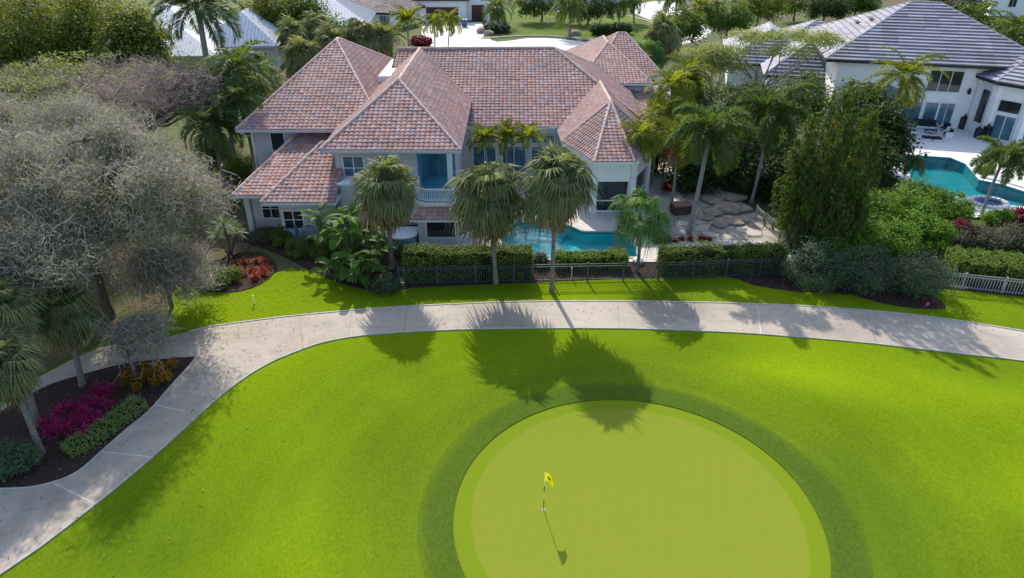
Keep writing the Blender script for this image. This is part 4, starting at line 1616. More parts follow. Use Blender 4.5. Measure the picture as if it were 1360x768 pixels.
# entrance porch at the rear right
for x in (16.9,):
    g = MB()
    g.bx(x - .25, x + .25, 71.1, 71.6, 0, 3.2)
    g.build('column', M['trim'], H)
g = MB()
g.bx(16.2, 18.2, 74.5, 82.5, 3.6, 4.2)
g.build('porch_canopy', M['stucco_white'], H)
window(H, (14.4, 76.95, 3.0), 1.4, 1.8, 0, 'glass', 2, 1)
# small roof vents
for p in ((-6.8, 66.2), (.5, 68)):
    g = MB()
    z = 5 + (p[1] - 62) * 5 / 10.7
    g.tube([(p[0], p[1], z - .1), (p[0], p[1], z + .35)], .05, 6)
    g.build('vent_pipe', M['gutter'], H)
settle(H)

# ---------------------------------------------------------------- white house on the right
RZ = R(-15)
fr = rotf(RZ)
W_ = thing('white_house', 'tall white house under grey striped flat tile roofs beside the right hand pool', 'house', (*fr(27, 98), 0))


def wall_poly(pts, z0, z1, mat, name='wall'):
    g = MB()
    g.prism([fr(*p) for p in pts], z0, z1)
    return g.build(name, M[mat], W_)


wall_poly([(15.5, 89.5), (36.6, 89.5), (36.6, 111), (15.5, 111)], 0, 7.05, 'stucco_white')
hip(W_, 'roof', fr, 13.75, 37.5, 88.3, 111.7, 7.3, 24.0, 27.3, 100.2, 100.2, 12.45, GREY, 11, 'dark_trim', .3)
# window wall over the terrace
def rwin(u, z, w, h, glass, cols, rows=1, name='window', v=89.5, an=0.0):
    return window(W_, (*fr(u, v), z), w, h, RZ + an, glass, cols, rows, name, .10, .12)
rwin(27.0, 4.15, 3.4, 2.3, 'glass', 3)
rwin(26.4, .15, 1.3, 2.7, 'glass_blue', 1, 1, 'glass_door')
rwin(28.0, .15, 1.5, 2.7, 'glass_blue', 2, 1, 'glass_door')
rwin(24.4, .15, 1.9, 2.7, 'glass_blue', 1, 1, 'glass_door')
rwin(20.5, .15, 3.0, 2.6, 'glass_blue', 3, 1, 'glass_door')
# arched head over the big window
g = MB()
for i in range(14):
    t0_, t1_ = PI * i / 14, PI * (i + 1) / 14
    c_ = fr(27.0, 89.42)
    ux = fr(1, 0)
    p = [(c_[0] + 1.75 * math.cos(t) * ux[0], c_[1] + 1.75 * math.cos(t) * ux[1], 6.5 + .32 * math.sin(t)) for t in (t0_, t1_)]
    g.tube(p, .07, 5)
g.build('arch_trim', M['trim'], W_)
# turret on the right with its own roof
fu = [(29.9, 89.6), (30.9, 86.0), (33.6, 83.6), (37.5, 83.6), (40.2, 86), (41.0, 89.6), (40, 96), (31, 96)]
wall_poly([(30.6, 89.4), (31.5, 86.5), (34.0, 84.4), (37.2, 84.4), (39.6, 86.6), (40.3, 89.6), (40, 95), (31, 95)], 0, 5.9, 'stucco_white', 'turret_wall')
eav = [(*fr(*p), 6.15) for p in fu]
apx = (*fr(35.4, 90.0), 8.9)
roof(W_, 'turret_roof', [[eav[i], eav[(i + 1) % 8], apx] for i in range(8)], [(eav[i], apx) for i in range(6)], [p[:2] for p in eav], 6.15, GREY, .3, 12, 'dark_trim')
def tw(i, w, z, h, glass, cols, name='window', f=.5):
    q = [(30.6, 89.4), (31.5, 86.5), (34.0, 84.4), (37.2, 84.4), (39.6, 86.6)]
    a, b = q[i], q[i + 1]
    an = math.atan2(b[1] - a[1], b[0] - a[0])
    return window(W_, (*fr(a[0] + (b[0] - a[0]) * f, a[1] + (b[1] - a[1]) * f), z), w, h, RZ + an, glass, cols, 1, name, .1, .12)
tw(0, 1.3, 1.3, 3.6, 'glass', 1)
tw(1, 2.0, .2, 2.5, 'glass_blue', 2, 'glass_door', .5)
tw(1, 2.1, 3.1, 1.2, 'glass', 1, 'fanlight', .5)
tw(2, 2.2, .2, 2.5, 'glass_blue', 2, 'glass_door')
tw(2, 2.2, 3.1, 1.2, 'glass', 1, 'fanlight')
for p in ((30.75, 89.0), (31.5, 86.4), (34.0, 84.3)):
    g = MB()
    g.box((*fr(*p), .09), (.65, .65, 5.8), RZ + .4)
    g.box((*fr(*p), 5.3), (.8, .8, .4), RZ + .4)
    g.build('pilaster', M['stucco_white'], W_)
# wall lamp
g = MB()
q = fr(29.7, 89.25)
g.lathe([(.05, 0), (.16, .08), (.20, .45), (.10, .62), (.03, .75)], (q[0], q[1], 4.0), 8)
g.box((q[0], q[1], 4.6), (.12, .3, .10), RZ)
g.build('wall_lamp', M['black'], W_)
# lower wings, stepping down to the left
def wing(x0, x1, y0, y1, ze, zr, seed, along='x', inset=None):
    k = inset or min(x1 - x0, y1 - y0) / 2
    xm, ym = (x0 + x1) / 2, (y0 + y1) / 2
    if along == 'x':
        hip(W_, 'roof', fr, x0, x1, y0, y1, ze, x0 + k, x1 - k, ym, ym, zr, GREY, seed, 'dark_trim', .25)
    else:
        hip(W_, 'roof', fr, x0, x1, y0, y1, ze, xm, xm, y0 + k, y1 - k, zr, GREY, seed, 'dark_trim', .25)
    wall_poly([(x0 + .8, y0 + .8), (x1 - .8, y0 + .8), (x1 - .8, y1 - .8), (x0 + .8, y1 - .8)], 0, ze - .2, 'stucco_white')
wing(15.8, 23.4, 87.2, 99, 3.5, 5.4, 13, 'y')
wing(8.0, 19.0, 96.5, 112.0, 3.6, 7.0, 14, 'y')
wing(3.0, 15.5, 104, 124, 3.6, 7.4, 15, 'y')
wing(9.0, 24.0, 112, 130, 3.8, 7.6, 16, 'x')
# dark skylights in the sunny slope
for k in range(2):
    g = MB()
    u, v = 18.6 + k * 1.2, 101.2 - k * 1.6
    z = 7.3 + (u - 13.75) * (12.45 - 7.3) / 10.25 + .16
    g.box((*fr(u, v), z), (.5, 2.2, .10), RZ)
    g.build('skylight', M['black'], W_)
for p, z in (((14.5, 103.5), 6.6), ((12.5, 100.5), 6.2), ((19.0, 92.0), 5.3)):
    g = MB()
    q = fr(*p)
    g.tube([(q[0], q[1], z - .7), (q[0], q[1], z + .25)], .10, 6)
    g.lathe([(.16, .0), (.2, .12), (.05, .22)], (q[0], q[1], z + .2), 8)
    g.build('vent_pipe', M['black'], W_)
settle(W_)

# ---------------------------------------------------------------- house with the white metal roof
rz3 = R(6)
o3 = at(370, 61, 3.5)
f3_ = rotf(rz3, o3[0], o3[1])
Z = thing('metal_roof_house', 'pale grey house under a white standing seam metal roof behind the tall palm', 'house', (*f3_(-8, 10), 0))


def seam_roof(parent, planes, ze, eave, seedn=0):
    m = MB()
    ms = MB()
    for p in planes:
        m.add(p, [tuple(range(len(p)))])
        P_ = [Vector(q) for q in p]
        n = (P_[1] - P_[0]).cross(P_[2] - P_[0]).normalized()
        if n.z < 0:
            n = -n
        u = (P_[1] - P_[0]).normalized()
        v = n.cross(u)
        L = (P_[1] - P_[0]).length
        k = int(L / .55)
        for i in range(1, k):
            x = L * i / k
            hit = []
            for a, b in zip(P_, P_[1:] + P_[:1]):
                ax, bx_ = (a - P_[0]).dot(u), (b - P_[0]).dot(u)
                if (ax - x) * (bx_ - x) < 0:
                    t = (x - ax) / (bx_ - ax)
                    hit.append(a.lerp(b, t))
            if len(hit) >= 2:
                ms.tube([hit[0] + n * .02, hit[1] + n * .02], .035, 4, cap=False)
    o = m.build('roof', M['metal_roof'], parent)
    ms.build('seams', M['gutter'], o)
    mg = MB()
    mg.prism(eave, ze - .28, ze - .02)
    mg.build('fascia', M['gutter'], o)
    return o


def hip_planes(fr_, x0, x1, y0, y1, ze, k, zr, along='x'):
    W = lambda x, y, z: (*fr_(x, y), z)
    c = [W(x0, y0, ze), W(x1, y0, ze), W(x1, y1, ze), W(x0, y1, ze)]
    if along == 'x':
        a, b = W(x0 + k, (y0 + y1) / 2, zr), W(x1 - k, (y0 + y1) / 2, zr)
        return [[c[0], c[1], b, a], [c[1], c[2], b], [c[2], c[3], a, b], [c[3], c[0], a]], [p[:2] for p in c]
    a, b = W((x0 + x1) / 2, y0 + k, zr), W((x0 + x1) / 2, y1 - k, zr)
    return [[c[0], c[1], a], [c[1], c[2], b, a], [c[2], c[3], b], [c[3], c[0], a, b]], [p[:2] for p in c]


for (x0, x1, y0, y1, ze, k, zr, al) in ((-13, 0, 0, 20, 3.5, 6.5, 8.0, 'y'), (-24, -8, -6, 7, 3.2, 6.5, 6.4, 'x'), (-9, 13, 17, 36, 4.2, 9.5, 9.6, 'x'), (-30, -14, 8, 26, 3.8, 8, 8.4, 'x')):
    pl, ev = hip_planes(f3_, x0, x1, y0, y1, ze, k, zr, al)
    seam_roof(Z, pl, ze, ev)
    g = MB()
    g.prism([f3_(x0 + .7, y0 + .7), f3_(x1 - .7, y0 + .7), f3_(x1 - .7, y1 - .7), f3_(x0 + .7, y1 - .7)], 0, ze - .25)
    g.build('wall', M['stucco'], Z)
window(Z, (*f3_(-3.2, .67), 1.0), 2.0, 1.5, rz3, 'glass', 2, 1)
window(Z, (*f3_(-16, -5.33), 1.0), 2.0, 1.5, rz3, 'glass', 2, 1)
g = MB()
g.box((*f3_(-2, 26), 8.6), (.9, .9, 1.3), rz3)
g.build('chimney', M['stucco_white'], Z)
settle(Z)

# ---------------------------------------------------------------- house with a brown tile roof, far back
rz4 = R(-22)
o4 = at(488, 20, 3.4)
f4 = rotf(rz4, o4[0], o4[1])
B = thing('brown_roof_house', 'white house with a brown tile roof at the top edge left of the driveway', 'house', (*f4(-8, 9), 0))
hip(B, 'roof', f4, -22, 0, 0, 16, 3.4, -14, -8, 8, 8, 6.9, BROWN, 21, 'dark_trim', .35)
hip(B, 'roof', f4, -3, 4, 4, 18, 3.4, .5, .5, 8, 14, 5.2, BROWN, 22, 'dark_trim', .35)
g = MB()
g.prism([f4(-21, 1), f4(-1, 1), f4(-1, 4.8), f4(3.2, 4.8), f4(3.2, 17), f4(-21, 15)], 0, 3.1)
g.build('wall', M['stucco_white'], B)
window(B, (*f4(-8, .97), .9), 2.4, 1.5, rz4, 'glass', 2)
window(B, (*f4(-16, .97), .9), 2.4, 1.5, rz4, 'glass', 2)
window(B, (*f4(1.2, 4.77), .3), 2.4, 2.4, rz4, 'glass_blue', 3, 1, 'glass_door')
settle(B)

# ---------------------------------------------------------------- white house with brown garage doors
o5 = a2(560, 28.5)
G5 = thing('garage_house', 'white house with two brown garage doors at the end of the bright driveway', 'house', (o5[0] + 8, o5[1] + 6, 0))
x0 = o5[0] - 1
g = MB()
g.bx(x0, x0 + 11.5, o5[1], o5[1] + 14, 0, 4.6)
g.bx(x0 + 11.5, x0 + 16.5, o5[1] + 1.5, o5[1] + 14, 0, 4.9)
g.build('wall', M['stucco_white'], G5)
hip(G5, 'roof', ident, x0 - .8, x0 + 12.3, o5[1] - 1, o5[1] + 15, 4.9, x0 + 5.7, x0 + 5.7, o5[1] + 5.5, o5[1] + 8.5, 8.0, BROWN, 31, 'dark_trim', .4)
for (xa, wd, y, hh) in ((x0 + 2.2, 7.4, o5[1], 3.1), (x0 + 12.6, 3.0, o5[1] + 1.5, 3.4)):
    g = MB()
    g.bx(xa, xa + wd, y - .06, y + .05, .02, hh)
    d_ = g.build('garage_door', M['brown_door'], G5)
    g = MB()
    for i in range(1, 4):
        g.bx(xa, xa + wd, y - .075, y - .055, hh * i / 4 - .03, hh * i / 4 + .03)
    g.build('panel_line', M['dark_trim'], d_)
    g = MB()
    g.bx(xa - .25, xa, y - .1, y, 0, hh + .25)
    g.bx(xa + wd, xa + wd + .25, y - .1, y, 0, hh + .25)
    g.bx(xa, xa + wd, y - .1, y, hh, hh + .25)
    g.build('door_frame', M['trim'], G5)
settle(G5)

# ---------------------------------------------------------------- dark house behind the street lawn, and one in the far right corner
o6 = a2(740, 8)
D6 = thing('shaded_house', 'low pale house in deep shade behind the street lawn at the top edge', 'house', (o6[0] + 6, o6[1] + 8, 0))
g = MB()
g.bx(o6[0] - 8, o6[0] + 18, o6[1] + 4, o6[1] + 18, 0, 3.2)
g.build('wall', M['stucco_white'], D6)
hip(D6, 'roof', ident, o6[0] - 9, o6[0] + 19, o6[1] + 3, o6[1] + 19, 3.5, o6[0] - 1, o6[0] + 11, o6[1] + 11, o6[1] + 11, 7, BROWN, 41, 'dark_trim', .35)
for x in (-5, 0, 7, 13):
    window(D6, (o6[0] + x, o6[1] + 3.97, .8), 2.2, 1.6, 0, 'glass', 2)
settle(D6)
o7 = at(1330, 22, 0)
D7 = thing('corner_house', 'white house wall showing in the top right corner behind palms', 'house', (o7[0] + 5, o7[1] + 5, 0))
f7 = rotf(R(-12), o7[0], o7[1])
g = MB()
g.prism([f7(-3, 0), f7(22, 0), f7(22, 16), f7(-3, 16)], 0, 6)
g.build('wall', M['stucco_white'], D7)
hip(D7, 'roof', f7, -4, 23, -1, 17, 6.3, 5, 14, 8, 8, 10, GREY, 42, 'dark_trim', .35)
for x in (1.5, 6.5, 12):
    window(D7, (*f7(x, -.03), 2.2), 1.6, 2.4, R(-12), 'glass', 2)
settle(D7)
# ================================================================== plants
def ray(px, py, y):
    """point at the distance y from the camera's foot, on the line of sight of a pixel"""
    u = (px - 680) / FOC
    v = (384 - py) / FOC
    dy = math.cos(PITCH) + v * math.sin(PITCH)
    dz = -math.sin(PITCH) + v * math.cos(PITCH)
    t = y / dy
    return (u * t, y, CAM_H + dz * t)


palm_protos()
GP_S = 'fan palms with round heads'
GP_F = 'feather palms with arching fronds'


def fan(base_px, crown_px, label, crown='sabal0', sc=1.0, r=.17, dead='sabal_dead', ry=None, **k):
    b = at(*base_px)
    t = ray(crown_px[0], crown_px[1], b[1] + (ry or 0))
    return palm('fan_palm', label, b, t, crown, sc, r, GP_S, dead, seed=len(bpy.data.objects), **k)


fan((521, 358), (514, 246), 'fan palm with full round shaggy head standing left of the pool fence', 'sabal0', 1.12, .19, boots=True)
fan((659, 378), (652, 258), 'left of the two tall fan palms standing against the fence before the pool', 'sabal1', 1.13, .17)
fan((733, 388), (741, 240), 'right of the two tall fan palms, its thin trunk crossing the middle of the fence', 'sabal2', 1.08, .15)
fan((846, 362), (850, 284), 'young bright green fan palm with broad leaves beside the right end of the pool', 'bright', 1.05, .13, dead=None)
fan((110, 513), (84, 412), 'fan palm with leaning trunk rising from the mulch bed beside magenta plants', 'sabal1', .78, .17, ry=1.2)
fan((56, 604), (4, 482), 'front fan palm of the left bed, its pale trunk leaning left over the round shrub', 'sabal2', .74, .15, ry=1.0)
fan((50, 566), (2, 408), 'fan palm at the left picture edge behind the leaning pale trunk', 'sabal0', .80, .19, ry=1.5)
# behind the house
for px, py, y, sc, i, lab in ((402, 74, 84, 1.35, 0, 'leftmost dark fan palm of the clump behind the tiled roof'),
                              (440, 58, 88, 1.45, 1, 'fan palm behind the peak of the left tiled roof'),
                              (478, 50, 90, 1.35, 2, 'shaggy fan palm between the roof peak and the brown roofed house'),
                              (505, 52, 92, 1.2, 0, 'rightmost fan palm of the clump behind the tiled roof'),
                              (388, 45, 96, 1.3, 1, 'fan palm beside the white metal roof, rear of its clump'),
                              (420, 36, 100, 1.2, 2, 'rearmost fan palm of the clump, below the brown roof eave')):
    t = ray(px, py, y)
    palm('fan_palm', lab, (t[0] + .3, y, 0), t, 'far%d' % i, sc, .2, GP_S, 'sabal_dead', seed=int(px))
t = ray(880, 42, 104)
palm('fan_palm', 'tall shaggy grey green fan palm right of the rear tiled roof beside the street', (t[0] - .8, 104, 0), t, 'far1', 1.6, .22, GP_S, 'sabal_dead', seed=3)
t = ray(862, 70, 100)
palm('fan_palm', 'low yellow green fan palm under the tall shaggy one beside the street', (t[0], 100, 0), t, 'bright', 1.25, .18, GP_S, None, seed=4)


def feather(label, crown_px, y, crown, sc, base_x=None, r=.14, shaft=True, dead=None, bark='royal_bark', z0=0.0, base_px=None, bow=.03, name='feather_palm'):
    t = ray(crown_px[0], crown_px[1], y)
    b = at(*base_px) if base_px else (t[0] if base_x is None else base_x, y, z0)
    if base_px:
        t = ray(crown_px[0], crown_px[1], b[1])
    return palm(name, label, b, t, crown, sc, r, GP_F, dead, bark, shaft, seed=int(crown_px[0]), bow=bow)


feather('very tall royal palm with dark drooping fronds before the white metal roof', (264, 18), 72, 'royal', 1.75, r=.34, base_x=ray(270, 80, 72)[0])
feather('tall dark feather palm standing close to the left rear corner of the tiled house', (316, 104), 63, 'feather1', 1.35, base_x=at(291, 240)[0], r=.24)
feather('lower dark feather palm leaning toward the tiled house under the tall one', (322, 146), 60, 'feather2', 1.1, r=.2)
feather('dark feather palm in the gloom between bare tree and tiled house', (283, 176), 58, 'feather0', 1.15, r=.2)
feather('dark feather palm filling the gap between tiled house and metal roofed house', (346, 118), 72, 'feather1', 1.25, r=.2)
feather('dark feather palm behind the flat topped tree, left of the tiled house', (296, 132), 67, 'feather2', 1.2, r=.2)
feather('small yellow green feather palm beside the turret column, left of a pair', (850, 192), 55.5, 'sun0', .85, r=.10)
feather('yellow green feather palm with pale curved trunk on the flagstone yard', (898, 194), 0, 'sun1', 1.0, base_px=(891, 276), r=.13, dead='feather_dead')
feather('foxtail palm with dark bushy fronds and thick grey trunk by the red bromeliads', (942, 186), 0, 'fox0', 1.32, base_px=(914, 312), r=.19)
feather('foxtail palm with straight pale trunk at the shaded edge of the flagstone yard', (1022, 160), 0, 'fox1', 1.35, base_px=(997, 272), r=.15)
feather('sunlit golden foxtail palm in front of the white house window wall', (1198, 112), 67, 'sun2', 1.3, base_x=at(1172, 212)[0], r=.16)
feather('slim palm leaning over the round spa beside the neighbour pool', (1329, 220), 0, 'fox2', .95, base_px=(1303, 286), r=.13)
feather('tiny palm growing at the near edge of the neighbour pool', (1213, 226), 0, 'feather1', .5, base_px=(1207, 246), r=.06)
for px, py, y, i, sc, lab in ((645, 190, 57.5, 0, .85, 'left bright areca palm showing above the twin fan palms before the main roof'),
                              (672, 186, 58.5, 1, .9, 'middle bright areca palm showing above the twin fan palms'),
                              (700, 188, 57, 2, .8, 'right bright areca palm showing above the twin fan palms')):
    t = ray(px, py, y)
    palm('areca_palm', lab, (t[0], y, .09), (t[0], y, t[2] - .5), 'areca', sc, .09, GP_F, None, 'royal_bark', True, rz=i * 1.3, seed=i)
for px, py, y, cr, sc, bx, r, lab in (
        (541, 30, 118, 'areca', 1.6, None, .2, 'pale green areca palm left of the bright driveway'),
        (517, 50, 104, 'areca', 1.3, None, .2, 'yellow green areca palm just behind the white gap of the roof'),
        (577, 36, 118, 'sun0', .95, 575, .12, 'left of the two slim palms on the bright driveway'),
        (597, 34, 116, 'sun1', .95, 590, .12, 'right of the two slim palms on the bright driveway'),
        (660, 10, 160, 'feather0', 1.5, None, .25, 'date palm with boulders at its foot right of the garage doors'),
        (757, 8, 147, 'feather1', 1.5, 757, .3, 'date palm with brown trunk standing on the street lawn'),
        (823, 2, 163, 'feather2', 1.4, 822, .22, 'left of two palms at the rear edge of the street lawn'),
        (842, 0, 166, 'feather0', 1.2, 841, .22, 'right of two palms at the rear edge of the street lawn'),
        (930, 10, 140, 'sun2', 1.6, 921, .24, 'yellow green palm beside the street right of the shaggy fan palm'),
        (898, -6, 165, 'feather1', 1.5, 897, .24, 'palm at the top edge above the shaggy fan palm'),
        (1293, 22, 122, 'feather2', 1.6, None, .25, 'palm behind the ridge of the white house, left of the corner house'),
        (1352, 36, 112, 'feather0', 1.5, None, .25, 'palm under the wall of the corner house')):
    feather(lab, (px, py), y, cr, sc, base_x=(None if bx is None else ray(bx, 40, y)[0]), r=r, shaft=r < .2)
# three stemmed palm by the neighbour terrace
for k, (px, py, bp) in enumerate(((1176, 172, (1172, 232)), (1150, 178, (1168, 236)), (1190, 186, (1178, 230)))):
    feather(('middle', 'left', 'right')[k] + ' stem of the dark three stemmed palm clump at the corner of the white terrace', (px, py), 0, 'feather%d' % k, .7, base_px=bp, r=.10, shaft=False)

# grey green yucca beside the tiled house
rg = random.Random(5)
b = at(306, 338)
Y = thing('yucca', 'spiky grey green yucca tree beside the left corner of the tiled house', 'yucca', b)
m = MB()
for dx, dy, h in ((0, 0, 2.3), (.7, .3, 1.6), (-.6, -.2, 1.5)):
    limb(m, (0, 0, -.1), (dx, dy, h), .10, .07, rg, 5, .06)
m.build('trunk', M['bark'], Y, smooth=True)
m = MB()
for dx, dy, h, s in ((0, 0, 2.3, 1.0), (.7, .3, 1.6, .8), (-.6, -.2, 1.5, .75)):
    m.quads(rosette(rg, 70, 1.25 * s, .075, -25, 85, .8, 5) + np.array([dx, dy, h]))
m.build('crown', M['yucca'], Y)

# ------------------------------------------------------------------ bare and spreading trees on the left
def twig_tree(name, label, loc, ells, seed, nspray, per, limbs=9, tr=.32, mat='twig', size=1.0, leaf_mat=None, nleaf=0, group=None, coarse=None):
    rng = random.Random(seed)
    nr = np.random.default_rng(seed)
    t = thing(name, label, 'tree', loc, 0, group)
    mb = MB()
    zt = min(e[2] - e[5] for e in ells) * .9 + .5
    top = Vector((0, 0, max(1.0, zt)))
    limb(mb, (0, 0, -.1), top, tr, tr * .75, rng, 5, .05, 9)
    _, C, _d = clumps(seed, ells, nspray, .25)
    ends = []
    for i in range(limbs):
        e = ells[i % len(ells)]
        a = 2 * PI * i / limbs + rng.uniform(-.3, .3)
        q = Vector((e[0] + e[3] * .62 * math.cos(a), e[1] + e[4] * .62 * math.sin(a), e[2] + e[5] * rng.uniform(-.3, .5)))
        p = limb(mb, top, q, tr * .5, tr * .16, rng, 7, .14, 7)
        ends += p[2:]
        for k in range(4):
            s = p[rng.randrange(3, len(p))]
            q2 = s + Vector((rng.uniform(-1, 1) * e[3] * .4, rng.uniform(-1, 1) * e[4] * .4, rng.uniform(-.2, .5) * e[5]))
            p2 = limb(mb, s, q2, tr * .16, tr * .06, rng, 5, .16, 5)
            ends += p2[2:]
    EA = np.array([tuple(e) for e in ends])
    for c in C:
        j = np.argmin(np.sum((EA - c) ** 2, axis=1))
        limb(mb, EA[j], c, tr * .045, tr * .02, rng, 4, .15, 4)
    mb.build('trunk', M['bark'], t, smooth=True)
    # sprays of fine twigs at the end of every branchlet
    Q = []
    n = nspray * per
    idx = np.repeat(np.arange(nspray), per)
    P0 = C[idx] + nr.normal(size=(n, 3)) * np.array([.42, .42, .28]) * size
    out = C[idx] - np.array([0, 0, zt - 1.0])
    out /= np.linalg.norm(out, axis=1)[:, None]
    D = nr.normal(size=(n, 3)) * .8 + out * .5 + np.array([0, 0, .15])
    D /= np.linalg.norm(D, axis=1)[:, None]
    for s in range(3):
        l = nr.uniform(.16, .42, size=(n, 1)) * size
        P1 = P0 + D * l
        S = np.cross(D, nr.normal(size=(n, 3)))
        S /= np.linalg.norm(S, axis=1)[:, None] + 1e-9
        w = (.019 - .005 * s)
        Q.append(np.stack([P0 - S * w, P1 - S * w * .8, P1 + S * w * .8, P0 + S * w], axis=1))
        P0 = P1
        D = D + nr.normal(size=(n, 3)) * .55
        D /= np.linalg.norm(D, axis=1)[:, None]
    nb_ = coarse if coarse is not None else nspray * 2
    idx = nr.integers(0, nspray, nb_)
    P0 = C[idx] + nr.normal(size=(nb_, 3)) * .5 * size
    D = nr.normal(size=(nb_, 3)) + out[:nb_ % 1 + 1].mean(0) * .2
    D /= np.linalg.norm(D, axis=1)[:, None]
    for s in range(5):
        P1 = P0 + D * nr.uniform(.18, .42, size=(nb_, 1)) * size
        S = np.cross(D, nr.normal(size=(nb_, 3)))
        S /= np.linalg.norm(S, axis=1)[:, None] + 1e-9
        w = .034 - .005 * s
        Q.append(np.stack([P0 - S * w, P1 - S * w * .85, P1 + S * w * .85, P0 + S * w], axis=1))
        P0 = P1
        D = D + nr.normal(size=(nb_, 3)) * .6
        D /= np.linalg.norm(D, axis=1)[:, None]
    link('twigs', MB().quads(np.concatenate(Q)).mesh(name + '_twigs', [M[mat]]), t)
    if leaf_mat:
        idx = nr.integers(0, nspray, nleaf)
        P = C[idx] + nr.normal(size=(nleaf, 3)) * .45 * size
        link('leaves', MB().quads(leaf_quads(nr, P, .17, .10, .5)).mesh(name + '_leaves', [M[leaf_mat]]), t)
    return t


def lumps(seed, box, n, r0, r1):
    """an uneven crown: many overlapping round lumps inside a flattened ellipsoid"""
    r_ = random.Random(seed)
    x, y, z, rx, ry, rz = box
    out_ = []
    for q in range(n):
        a, k = r_.uniform(0, 2 * PI), r_.random() ** .5
        c = r_.uniform(-.75, 1) * math.sqrt(max(0, 1 - k * k * .9))
        r = r_.uniform(r0, r1)
        out_.append((x + math.cos(a) * k * (rx - r * .6), y + math.sin(a) * k * (ry - r * .6), z + c * (rz - r * .3), r, r, r * .72))
    return out_


b = (-24.9, 36.3, 0)
twig_tree('bare_tree', 'big nearly bare grey tree with a cloud of fine twigs left of the round bed', b,
          lumps(5, (0, -.5, 7.8, 8.0, 7.6, 3.3), 40, 1.0, 2.4), 3, 760, 34, 14, .36, leaf_mat='twig_leaf', nleaf=70000, size=1.05)
b = (-35, 49, 0)
twig_tree('bare_tree', 'second grey leafless tree behind the biggest one at the left edge', b,
          lumps(6, (0, 0, 7.2, 8, 6, 2.8), 28, 1.1, 2.4), 7, 540, 32, 11, .34, leaf_mat='twig_leaf', nleaf=44000, size=1.1)
b = at(228, 408)
twig_tree('bare_tree', 'low bare thicket of pale tangled branches at the lower right of the big bare tree', b, lumps(21, (0, 0, 2.5, 3.2, 2.4, 1.5), 14, .8, 1.4), 22, 170, 22, 9, .14, size=.95, leaf_mat='twig_leaf', nleaf=2500)
b = at(183, 507)
twig_tree('bare_tree', 'small bare tree with pale forked stems rising from the mulch bed', b, [(0.3, .2, 2.7, 1.7, 1.5, 1.1)], 9, 70, 16, 6, .11, size=.8, leaf_mat='twig_leaf', nleaf=500)
b = (-37, 64, 0)
t = tree('spreading_tree', 'wide flat topped tree with ferny green leaves and purple brown boughs behind the bare tree', b,
         lumps(12, (-2, 0, 8.2, 16, 8.5, 1.4), 46, 1.6, 3.2), M['fern_leaf'], 300, 56, .6, .40, .15, .45, None, 12, 40, .5, .3, 'bark', 4.0, .9, twig=3)
twig_tree('bare_tree', 'leafless purple brown tree tangled into the wide flat topped tree', (-35, 62.0, 0),
          lumps(13, (-2, 0, 8.0, 15, 7.5, 1.2), 36, 1.6, 3.0), 15, 420, 30, 12, .34, mat='twig_brown', size=1.35)

GT = 'leafy trees round the houses'
for px, py, y, rx, rz, mat, lab in (
        (10, 26, 98, 9, 5, 'yellow_tree', 'olive green tree in the top left corner'),
        (84, 20, 102, 9, 5.5, 'yellow_tree', 'yellowish leafy tree second from the top left corner'),
        (140, 22, 98, 6, 4.6, 'yellow_tree', 'yellow green tree at the top edge above the flat topped tree'),
        (180, 40, 92, 3.2, 3, 'yellow_tree', 'green tree at the top edge left of the tall royal palm'),
        (50, 4, 125, 10, 6, 'mid_tree', 'far dark tree behind the olive trees, at the very top left'),
        (352, 12, 128, 4, 3, 'yellow_tree', 'yellow green bushy tree between the metal roof and brown roof'),
        (395, 12, 132, 4, 3, 'mid_tree', 'green tree tucked against the gable of the brown roofed house')):
    p = ray(px, py, y)
    tree('leafy_tree', lab, (p[0], y, 0), [(0, 0, p[2] - rz * .2, rx, rx * .8, rz), (rx * .5, -1.5, p[2] - rz * .6, rx * .6, rx * .5, rz * .7), (-rx * .5, -2, p[2] - rz * .7, rx * .6, rx * .5, rz * .8)],
         M[mat], 190, 60, .95, .5, .26, .3, GT, int(px) + 3, 10, .6, .7)
for px, py, y, rx, rz, mat, lab in (
        (905, 132, 65, 2.2, 2.6, 'dark_tree', 'dark leafy tree left of the airy pale tree'),
        (950, 142, 66, 2.8, 2.8, 'dark_tree', 'dark tree under the left side of the airy pale tree'),
        (1000, 138, 68, 2.6, 2.8, 'dark_tree', 'dark tree directly below the airy pale tree'),
        (1066, 122, 72, 2.6, 2.6, 'mid_tree', 'green tree between the airy pale tree and the drooping tree'),
        (975, 190, 61, 2.6, 3.2, 'dark_tree', 'dark tree filling the gap between the two foxtail palms'),
        (1052, 196, 60, 2.6, 3.6, 'dark_tree', 'dark tree right of the straight pale palm trunk'),
        (1030, 232, 57.5, 2.2, 2.4, 'dark_tree', 'dark low tree beside the side fence'),
        (1085, 240, 55, 2.4, 3.0, 'dark_tree', 'dark low tree under the drooping tree, behind bright shrubs'),
        (875, 178, 64, 1.9, 2.4, 'dark_tree', 'dark tree between the two yellow green palms near the turret'),
        (925, 215, 59, 1.8, 2.0, 'dark_tree', 'dark shrubby tree behind the thick foxtail trunk'),
        (1150, 205, 60, 2.6, 2.6, 'dark_tree', 'dark tree at the foot of the drooping tree by the white terrace')):
    p = ray(px, py, y)
    tree('leafy_tree', lab, (p[0], y, 0), [(0, 0, max(rz * .9, p[2] - .3), rx, rx, rz), (rx * .5, -.8, max(rz * .7, p[2] - rz * .6), rx * .7, rx * .7, rz * .8), (-rx * .5, -.6, max(rz * .7, p[2] - rz * .7), rx * .7, rx * .7, rz * .8)],
         M[mat], 120, 46, .5, .36, .15, .2, GT, int(px) + 5, 9, .6, .7)
